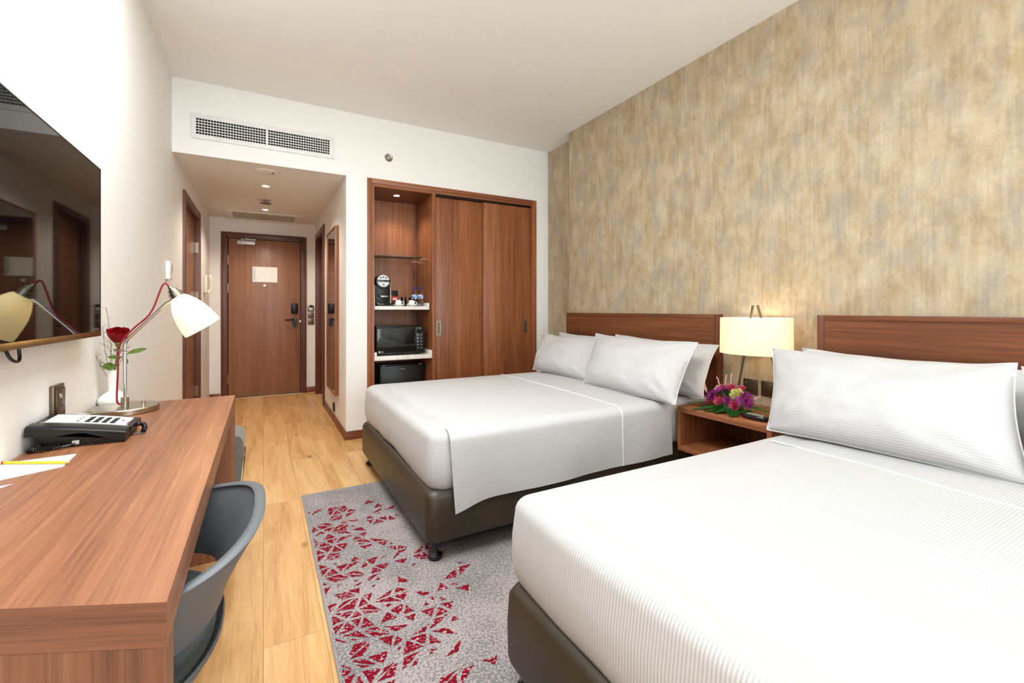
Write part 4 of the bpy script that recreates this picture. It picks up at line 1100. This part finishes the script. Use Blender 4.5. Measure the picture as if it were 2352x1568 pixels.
def cover(yn, yf_, xa, xb, lab, hemx, seed, zdrop, ear=0.):
    """top sheet lying on the mattress and hanging down the near side; hem cord crossing it"""
    bm = BM()
    yn2 = yn-.008; r = .052
    prof = []      # (y,z,arc)
    arc = 0; ys = yf_-.085
    n = 26
    for k in range(n+1):
        y = ys+(yn2+r-ys)*k/n; d = min(y-yn, yf_-y)
        crown = .0075+.010*min(1, max(0, (d-.07)/.35))
        prof.append((y, ZT+crown-.0035))
    for k in range(1, 9):
        a = PI/2*k/8; prof.append((yn2+r-r*math.sin(a)-.006*math.sin(a), ZT+.003-r+r*math.cos(a)))
    z0 = ZT+.003-r
    m = 12
    for k in range(1, m+1): prof.append((yn2-.006-.010*k/m, z0+(zdrop-z0)*k/m))
    arcs = [0]
    for a, b in zip(prof, prof[1:]): arcs.append(arcs[-1]+math.hypot(a[0]-b[0], a[1]-b[1]))
    nx = 60; vs = []
    uvd = {}
    for i in range(nx+1):
        x = xa+(xb-xa)*i/nx; row = []
        for j, (y, z) in enumerate(prof):
            hang = max(0, (j-(n+8))/m)
            zz = z; yy = y; xx = x
            if hang > 0:
                tip = math.exp(-((x-xa)/.12)**2)*.035*hang
                zz -= tip; xx += -.0*hang
                yy -= .010*hang*math.sin(x*9+seed)*.8+.008*hang*noise.noise(Vector((x*6, seed, z*3)))
                zz += .02*hang*(x-xa)/(xb-xa)
                if i == 0: xx += .02*hang
            else: zz += .003*noise.noise(Vector((x*4, y*4, seed)))-.016*max(math.exp(-((x-xa)/.07)**2)*min(1, max(0, (y-yn-.03)/.12)), math.exp(-((ys-y)/.06)**2))
            v = bm.verts.new((xx, yy, zz)); row.append(v); uvd[v] = (x, arcs[j])
        vs.append(row)
    uv = bm.loops.layers.uv.new('cloth')
    for i in range(nx):
        for j in range(len(prof)-1):
            f = bm.faces.new((vs[i][j], vs[i+1][j], vs[i+1][j+1], vs[i][j+1]))
            for l in f.loops: l[uv].uv = uvd[l.vert]
    g = thing('top_sheet', lab, 'bed sheet', ((xa+xb)/2, (yn+yf_)/2, ZT))
    bmesh.ops.recalc_face_normals(bm, faces=bm.faces[:])
    if sum(f.normal.z for f in bm.faces) < 0: bmesh.ops.reverse_faces(bm, faces=bm.faces[:])
    fl_ = bm.faces[:]
    r_ = bmesh.ops.solidify(bm, geom=fl_, thickness=.0012)
    for f in bm.faces:
        for l in f.loops:
            if l[uv].uv.length < 1e-6: l[uv].uv = (l.vert.co.x, l.vert.co.y)
    obj('cloth', bm, 'linen', g, sharp=80)
    bm = BM(); hp = []
    for j, (y, z) in enumerate(prof):
        hang = max(0, (j-(n+8))/m); x = hemx(y)
        nrm = Vector((0, 0, 1)) if j <= n else (Vector((0, -math.sin(PI/2*(j-n)/8), math.cos(PI/2*(j-n)/8))) if j <= n+8 else Vector((0, -1, 0)))
        yy, zz = y, z
        if hang > 0:
            yy -= .010*hang*math.sin(x*9+seed)*.8+.008*hang*noise.noise(Vector((x*6, seed, z*3))); zz += .02*hang*(x-xa)/(xb-xa)
        else: zz += .003*noise.noise(Vector((x*4, y*4, seed)))
        hp.append(Vector((x, yy, zz))+nrm*.002)
    for a in (0,):
        for p, q in zip(hp, hp[1:]): pass
    rows = []
    def strip(dx, h): return [Vector((p.x+dx, p.y, p.z))+h*(Vector((0, 0, 1)) if j <= n else Vector((0, -1, 0))) for j, p in enumerate(hp)]
    A_, B_, C_, D_ = strip(-.0035, -.002), strip(-.002, .0010), strip(.002, .0010), strip(.0035, -.002)
    rings_mesh(bm, [[A_[j], B_[j], C_[j], D_[j]] for j in range(len(hp))])
    obj('hem_cord', bm, 'hem', g, label='bright white hem line')
cover(*B1, .745, 2.178, 'white striped top sheet draped over the near side of the far bed', lambda y: 1.785, 2.2, .262)
cover(*B2, .735, 2.178, 'white striped top sheet spread over the near bed', lambda y: 1.822+(y-.39)*.085, 6.4, .262)

def pillow(BL, BR, TL, TR, thick, lab, seed, grp, fl=.012):
    """cushion spanned by four seam corners; thick = bulge each side"""
    BL, BR, TL, TR = map(Vector, (BL, BR, TL, TR))
    nrm = ((BR-BL).cross(TL-BL)).normalized()
    if nrm.x > 0: nrm = -nrm
    W_ = (BR-BL).length; H_ = (TL-BL).length
    bm = BM(); NU, NV = 44, 28; uv = bm.loops.layers.uv.new('cloth'); d = {}
    def P(u, v, s):
        a, b = 2*u-1, 2*v-1
        # pincushion: edges pulled in at mid
        pu = u-(.026)*a*(1-b*b)*abs(a)**2; pv = v-(.045)*b*(1-a*a)*abs(b)**2*(1 if b > 0 else .4)
        p = BL.lerp(BR, pu).lerp(TL.lerp(TR, pu), pv)
        t = (max(0, 1-abs(a)**2.4)**.62)*(max(0, 1-abs(b)**2.2)**.60)
        wr = noise.noise(Vector((a*1.5+seed, b*2.2, s*2.)))*.16+noise.noise(Vector((a*5+seed, b*5, s)))*.05
        # diagonal wrinkles from the corners
        for ca in (-1, 1):
            for cb in (-1, 1):
                r = math.hypot((a-ca)*1.4, b-cb); an = math.atan2(abs(b-cb), abs(a-ca)*1.4)
                wr += .10*math.sin(an*11+seed)*math.exp(-(r-.45)**2/.09)
        bulge = t*(1+wr)*(1.18-.30*b)
        q = p+nrm*s*thick*bulge
        q.z -= .018*t*(1-b)*.5
        sag = noise.noise(Vector((a*2.1+seed, b*1.3, 9.)))
        edge = max(abs(a), abs(b))
        q += nrm*.010*sag*edge; q.z += .008*noise.noise(Vector((a*2.6+seed*2, b, 4.)))*(b > -.6)
        q.z = max(q.z, .6125)
        return q
    for s in (1, -1):
        g_ = []
        for i in range(NU+1):
            row = []
            for j in range(NV+1):
                if s == -1 and (i in (0, NU) or j in (0, NV)): row.append(front[i][j]); continue
                v = bm.verts.new(P(i/NU, j/NV, s)); d[v] = (i/NU*W_, j/NV*H_); row.append(v)
            g_.append(row)
        if s == 1: front = g_
        for i in range(NU):
            for j in range(NV):
                f = bm.faces.new((g_[i][j], g_[i+1][j], g_[i+1][j+1], g_[i][j+1]))
                for l in f.loops: l[uv].uv = d[l.vert]
    c = (BL+BR)/2
    g = thing('pillow', lab, 'pillow', tuple(c), grp)
    obj('pillowcase', bm, 'linen', g, sharp=75)
    bm = BM(); ed = [front[i][0].co if False else P(i/NU, 0, 1) for i in range(NU+1)]+[P(1, j/NV, 1) for j in range(1, NV+1)]+[P(1-i/NU, 1, 1) for i in range(1, NU+1)]+[P(0, 1-j/NV, 1) for j in range(1, NV)]
    ed.append(ed[0]); tube(bm, ed, .0028, 6, smooth=False)
    obj('seam', bm, 'seam', g)
G1, G2 = 'pillows on the far bed', 'pillows on the near bed'
zb = .614
pillow((2.16, 3.50, zb), (2.16, 2.68, zb), (2.33, 3.62, .93), (2.36, 2.76, .935), .085, 'front pillow on the far bed, on the wardrobe side', 1.1, G1)
pillow((2.075, 2.66, zb), (2.075, 1.80, zb-.02), (2.31, 2.79, .972), (2.31, 1.835, .962), .108, 'front pillow on the far bed, on the lamp side', 2.3, G1)
pillow((2.36, 3.45, zb), (2.36, 2.66, zb), (2.52, 3.58, .94), (2.52, 2.7, .94), .05, 'back pillow on the far bed, mostly hidden on the wardrobe side', 3.7, G1)
pillow((2.35, 2.62, zb), (2.35, 1.83, zb), (2.51, 2.79, .962), (2.52, 1.845, .938), .062, 'back pillow on the far bed, its corner sticking out towards the lamp', 4.9, G1)
pillow((2.01, 1.225, zb), (2.06, .42, zb), (2.215, 1.322, .968), (2.25, .50, .975), .118, 'front pillow on the near bed, beside the nightstand', 5.3, G2)
pillow((2.04, .425, zb), (2.07, -.36, zb), (2.25, .49, .965), (2.24, -.36, .965), .105, 'front pillow on the near bed, cut by the right photo edge', 6.1, G2)
pillow((2.33, 1.16, zb), (2.33, .36, zb), (2.42, 1.285, .962), (2.44, .44, .945), .07, 'back pillow on the near bed, behind the one by the nightstand', 7.7, G2)
pillow((2.33, .30, zb), (2.33, -.40, zb), (2.44, .36, .95), (2.44, -.40, .95), .07, 'back pillow on the near bed, furthest from the nightstand', 8.2, G2)

# headboards
for (y0, y1, lab) in ((1.92, 3.612, 'wooden headboard fixed to the wallpapered wall behind the far bed'), (-.39, 1.318, 'wooden headboard fixed to the wallpapered wall behind the near bed')):
    g = thing('headboard', lab, 'headboard', (2.645, (y0+y1)/2, .2), 'wooden headboards')
    bm = BM(); box(bm, 2.622, XR-.001, y0+.02, y1-.02, .20, 1.11); obj('panel', bm, 'headY', g)
    bm = BM(); box(bm, 2.618, XR-.001, y0, y0+.032, .2, 1.13, bev=.001); box(bm, 2.618, XR-.001, y1-.032, y1, .2, 1.13, bev=.001); islands('side_edge', bm, 'headZ', g)
    bm = BM(); box(bm, 2.6175, XR-.001, y0+.032, y1-.032, 1.105, 1.13, bev=.001); obj('top_edge', bm, 'headY', g)

# nightstand
nx0, ny0, ny1, nz0, nz1 = 2.215, 1.318+.006, 1.905, .305, .575
g = thing('nightstand', 'wall-hung wooden nightstand with open shelf between the two beds', 'nightstand', ((nx0+XR)/2, (ny0+ny1)/2, nz0))
th = .030
bm = BM(); box(bm, nx0, XR-.001, ny0, ny1, nz1-th-.006, nz1, bev=.0015); obj('top', bm, 'nsY', g)
bm = BM(); box(bm, nx0, XR-.001, ny0, ny1, nz0, nz0+th, bev=.0015); obj('bottom', bm, 'nsY', g)
bm = BM(); box(bm, nx0, XR-.001, ny1-.025, ny1, nz0+th, nz1-th-.006); obj('side', bm, 'warZ', g)
bm = BM(); box(bm, nx0, XR-.001, ny0, ny0+.025, nz0+th, nz1-th-.006); obj('side', bm, 'warZ', g)
bm = BM(); box(bm, XR-.02, XR-.001, ny0+.025, ny1-.025, nz0+th, nz1-th-.006); obj('back', bm, 'headZ', g)
ZN = nz1+.0005
# bedside lamp
lx, ly = 2.488, 1.585
g = thing('bedside_lamp', 'lit bedside lamp with oval cream drum shade and crossed steel legs', 'lamp', (lx, ly, ZN))
bm = BM(); N_ = 64; s0, s1 = .905, 1.112
rs = []
for z, k in ((s0, 1), (s1, .985), (s1, .97), (s0, .985)): rs.append([(lx+.150*k*math.cos(2*PI*q/N_), ly+.203*k*math.sin(2*PI*q/N_), z) for q in range(N_)])
rs.append(rs[0]); rings_mesh(bm, rs, False, False); bmesh.ops.remove_doubles(bm, verts=bm.verts[:], dist=1e-5); obj('lamp_shade', bm, 'shadeW', g, label='lit cream drum shade')
bm = BM(); tube(bm, [(lx+.147*math.cos(2*PI*q/N_), ly+.199*math.sin(2*PI*q/N_), s1) for q in range(N_+1)], .0022, 6, smooth=False); obj('shade_rim', bm, 'hem', g)
for a, b in (((lx-.03, ly+.105, ZN+.01), (lx-.0, ly+.012, 1.185)), ((lx-.03, ly-.205, ZN+.01), (lx, ly-.016, 1.185)), ((lx+.08, ly-.20, ZN+.01), (lx+.03, ly-.03, 1.10))):
    bm = BM(); cyl(bm, a, b, .0065, 14); obj('leg', bm, 'brass', g, label='slim metal leg')
bm = BM()
for (x, y) in ((lx-.03, ly+.105), (lx-.03, ly-.205), (lx+.08, ly-.20)): cyl(bm, (x, y, ZN), (x, y, ZN+.012), .009, 12)
islands('foot', bm, 'rubber', g)
bm = BM(); cyl(bm, (lx, ly, .97), (lx, ly, 1.0), .018); box(bm, lx-.03, lx+.03, ly-.02, ly+.02, .965, .972); obj('lamp_holder', bm, 'steel', g)
bm = BM(); sphere(bm, (lx, ly, 1.03), .028); obj('bulb', bm, 'lamp_on', g)

# flower arrangement
fc = Vector((2.385, 1.675, ZN))
g = thing('flower_arrangement', 'low mixed flower arrangement with pink roses and ferns on the nightstand', 'flowers', tuple(fc))
bm = BM(); lathe(bm, [(0, 0), (.07, 0), (.08, .02), (.07, .045), (0, .055)], fc, 24); obj('foam_base', bm, 'greend', g, label='dark green base')
def V(dx, dy, dz): return fc+Vector((dx, dy, dz))
# screen right is about (-)y ; nearer camera is -x
rs_ = [((-.085, .005, .055), .031, 'pink', (-.8, -.1, .45)), ((-.075, -.085, .045), .033, 'pink', (-.8, -.3, .4)), ((-.055, .10, .035), .022, 'pink', (-.7, .5, .4)),
       ((-.005, .045, .118), .026, 'pink', (-.5, .1, .8)), ((-.0, -.010, .125), .032, 'pink', (-.5, 0, .8)), ((.02, -.06, .125), .030, 'pink', (-.3, -.1, .9)),
       ((-.035, -.075, .098), .042, 'yel', (-.65, -.15, .7)), ((.01, .075, .11), .030, 'yel', (-.4, .4, .8))]
for i, (p, r, m_, d) in enumerate(rs_):
    bm = BM(); petal_rose(bm, V(*p), orient(d), r*.82, ((.2, 3), (.42, 4), (.66, 5), (.92, 6)), 20+i); bmesh.ops.solidify(bm, geom=bm.faces[:], thickness=.0006)
    obj('rose_bloom', bm, m_, g, sharp=80, label=('pink rose bloom' if m_ == 'pink' else 'pale yellow rose bloom'))
def mum(bm, c, d, r, seed, n=22, layers=3):
    rnd = random.Random(seed); R = orient(d)
    for l_ in range(layers):
        for k in range(n):
            a = 2*PI*(k+.5*l_)/n+rnd.uniform(-.1, .1); ln = r*(1-.25*l_)*rnd.uniform(.85, 1.05); el = .15+.38*l_
            dr = R @ Vector((math.cos(a)*math.cos(el), math.sin(a)*math.cos(el), math.sin(el)))
            leaf(bm, Vector(c)+dr*.003, dr, R @ Vector((0, 0, 1)), ln, r*.10)
for i, (p, r, m_, d) in enumerate([((-.07, .065, .078), .042, 'purple', (-.8, .3, .5)), ((-.045, -.14, .07), .040, 'purple', (-.6, -.6, .5)), ((-.02, -.115, .10), .036, 'purple', (-.4, -.5, .7)), ((-.03, .125, .065), .032, 'purple', (-.5, .7, .5)), ((-.08, -.04, .07), .03, 'purple', (-.9, 0, .4)),
                                   ((-.055, -.095, .082), .026, 'lilac', (-.7, -.3, .6)), ((-.03, .055, .112), .026, 'lilac', (-.7, .2, .7)), ((-.01, .02, .115), .03, 'purple', (-.6, 0, .7))]):
    bm = BM(); mum(bm, V(*p), d, r, i); bmesh.ops.solidify(bm, geom=bm.faces[:], thickness=.0006); obj('daisy_bloom', bm, m_, g, label='purple daisy bloom' if m_ == 'purple' else 'lilac bloom')
def fern(bm, p, d, ln, w):
    p = Vector(p); d = Vector(d).normalized(); s = d.cross(Vector((0, 0, 1))).normalized()
    n = 12
    pts = [p+d*ln*t+Vector((0, 0, -.10*ln*t*t*1.0)) for t in [k/n for k in range(n+1)]]
    tube(bm, pts, .0012, 5, smooth=False)
    for k in range(1, n+1):
        t = k/n; l_ = w*(1-t)**.7*1.0+.006
        for q in (-1, 1): leaf(bm, pts[k], s*q+d*.55, (0, 0, 1), l_, .0062)
for i, (p, d, ln, w) in enumerate([((-.05, .10, .035), (-.25, 1, -.12), .14, .035), ((-.08, .03, .03), (-.75, .65, -.15), .13, .045), ((-.08, -.03, .03), (-.95, .05, -.15), .09, .045), ((-.07, -.08, .03), (-.9, -.45, -.13), .11, .045), ((0, -.13, .045), (-.1, -1, -.05), .13, .03), ((.03, .12, .05), (.2, 1, .1), .09, .03), ((-.06, -.01, .03), (-.8, .30, -.12), .12, .04), ((-.04, -.13, .03), (-.7, -.8, -.1), .08, .03)]):
    bm = BM(); fern(bm, V(*p), d, ln, w); bmesh.ops.solidify(bm, geom=bm.faces[:], thickness=.0004)
    for v in bm.verts: v.co.z = max(v.co.z, ZN+.001)
    obj('fern_frond', bm, 'greend', g, label='green fern frond')
bm = BM(); rnd = random.Random(9)
for k in range(34):
    a = rnd.uniform(0, 2*PI); e = rnd.uniform(.1, 1.2); dr = Vector((math.cos(a)*math.cos(e), math.sin(a)*math.cos(e), math.sin(e)))
    leaf(bm, V(0, 0, .03)+Vector((dr.x*.06, dr.y*.10, dr.z*.06)), dr, (0, 0, 1), .045, .014)
bmesh.ops.solidify(bm, geom=bm.faces[:], thickness=.0005); obj('leaf', bm, 'greend', g, label='dark green filler leaves')
for (p, q) in [((0, .03, .12), (.0, .02, .205)), ((0, .0, .12), (0, -.015, .215)), ((0, .06, .12), (-.01, .075, .185)), ((-.03, .12, .07), (-.04, .15, .125)), ((-.02, .13, .07), (-.02, .165, .16)), ((0, -.14, .08), (.0, -.19, .11)), ((-.05, .14, .05), (-.07, .185, .09))]:
    bm = BM(); a, b = V(*p), V(*q); tube(bm, [a, b], .0008, 5, smooth=False)
    for k in range(9):
        c = a.lerp(b, .3+.7*k/9)+Vector((rnd.uniform(-.002, .002), rnd.uniform(-.0025, .0025), 0)); sphere(bm, c, .0032, 1, 1, 1.3, 6, 4)
    obj('bud_spray', bm, 'palepink', g, label='pale pink bud spray')
g = thing('remote_control', 'glossy black rounded remote control in front of the flowers on the nightstand', 'remote control', (2.30, 1.50, ZN))
bm = BM(); rs = []
for z, k in ((0, .80), (.006, .95), (.014, 1.), (.022, .93), (.026, .80)): rs.append([(2.292+(.030*k)*math.copysign(abs(math.cos(2*PI*q/40))**.8, math.cos(2*PI*q/40)), 1.462+(.075*k)*math.copysign(abs(math.sin(2*PI*q/40))**.8, math.sin(2*PI*q/40)), ZN+z) for q in range(40)])
rings_mesh(bm, rs); obj('body', bm, 'blackgloss', g, sharp=60)
bm = BM()
for i in range(3):
    for j in range(6): box(bm, 2.277+.012*i, 2.284+.012*i, 1.415+.015*j, 1.423+.015*j, ZN+.0255, ZN+.0275, bev=.0008)
islands('button', bm, 'silver', g, label='small silver button')

# ------------------------------------------------------------------ lights
def area(name, loc, rot, sx, sy, power, col, spread=PI):
    l = bpy.data.lights.new(name, 'AREA'); l.shape = 'RECTANGLE'; l.size = sx; l.size_y = sy; l.energy = power; l.color = col; l.spread = spread
    o = bpy.data.objects.new(name, l); COL.objects.link(o); o.location = loc; o.rotation_euler = rot; return o
def point(name, loc, power, col, r=.03):
    l = bpy.data.lights.new(name, 'POINT'); l.energy = power; l.color = col; l.shadow_soft_size = r
    o = bpy.data.objects.new(name, l); COL.objects.link(o); o.location = loc; return o
def spot(name, loc, power, col, ang=1.9, r=.03):
    l = bpy.data.lights.new(name, 'SPOT'); l.energy = power; l.color = col; l.shadow_soft_size = r; l.spot_size = ang; l.spot_blend = .6
    o = bpy.data.objects.new(name, l); COL.objects.link(o); o.location = loc; return o
area('window_daylight', (1.15, YB-.02, 1.48), (PI/2, 0, 0), 2.2, 2.15, 56, (.91, .96, 1.))
area('added_ceiling_fill', (.05, 1.6, ZC-.03), (math.radians(2), 0, 0), 1.2, 2.0, 60, (.91, .965, 1.))  # added soft fill standing in for bounced flash; no fixture here
WARM = (1., .80, .58)
spot('passage_lamp', (.02, 4.95, ZS-.02), 26, (1., .87, .72), 2.5); spot('passage_lamp_far', (.02, 6.12, ZS-.02), 26, (1., .87, .72), 2.5)
spot('bay_lamp', (1.155, 4.44, 2.27), 7, (1., .86, .68), 2.2)
point('bedside_bulb', (lx, ly, 1.05), 2.6, WARM, .03)
point('desk_bulb', tuple(hb+sd*.075), 2.2, WARM, .02)
w = bpy.data.worlds.new('World'); S.world = w; w.use_nodes = True
bg = w.node_tree.nodes['Background']; sky = w.node_tree.nodes.new('ShaderNodeTexSky'); sky.sky_type = 'HOSEK_WILKIE'
w.node_tree.links.new(sky.outputs[0], bg.inputs[0]); bg.inputs[1].default_value = .6

# ------------------------------------------------------------------ camera
cam = bpy.data.cameras.new('camera'); co = bpy.data.objects.new('camera', cam); COL.objects.link(co)
cam.sensor_width = 36; cam.sensor_fit = 'HORIZONTAL'; cam.lens = 1029/2352*36
cam.shift_y = (711-784)/2352; cam.clip_start = .02
co.location = (0, 0, 1.16); co.rotation_euler = (PI/2, 0, -math.atan(571/1029))
S.camera = co
S.view_settings.view_transform = 'Standard'; S.view_settings.look = 'None'; S.view_settings.gamma = 1.; S.view_settings.use_curve_mapping = False
S.view_settings.exposure = .50
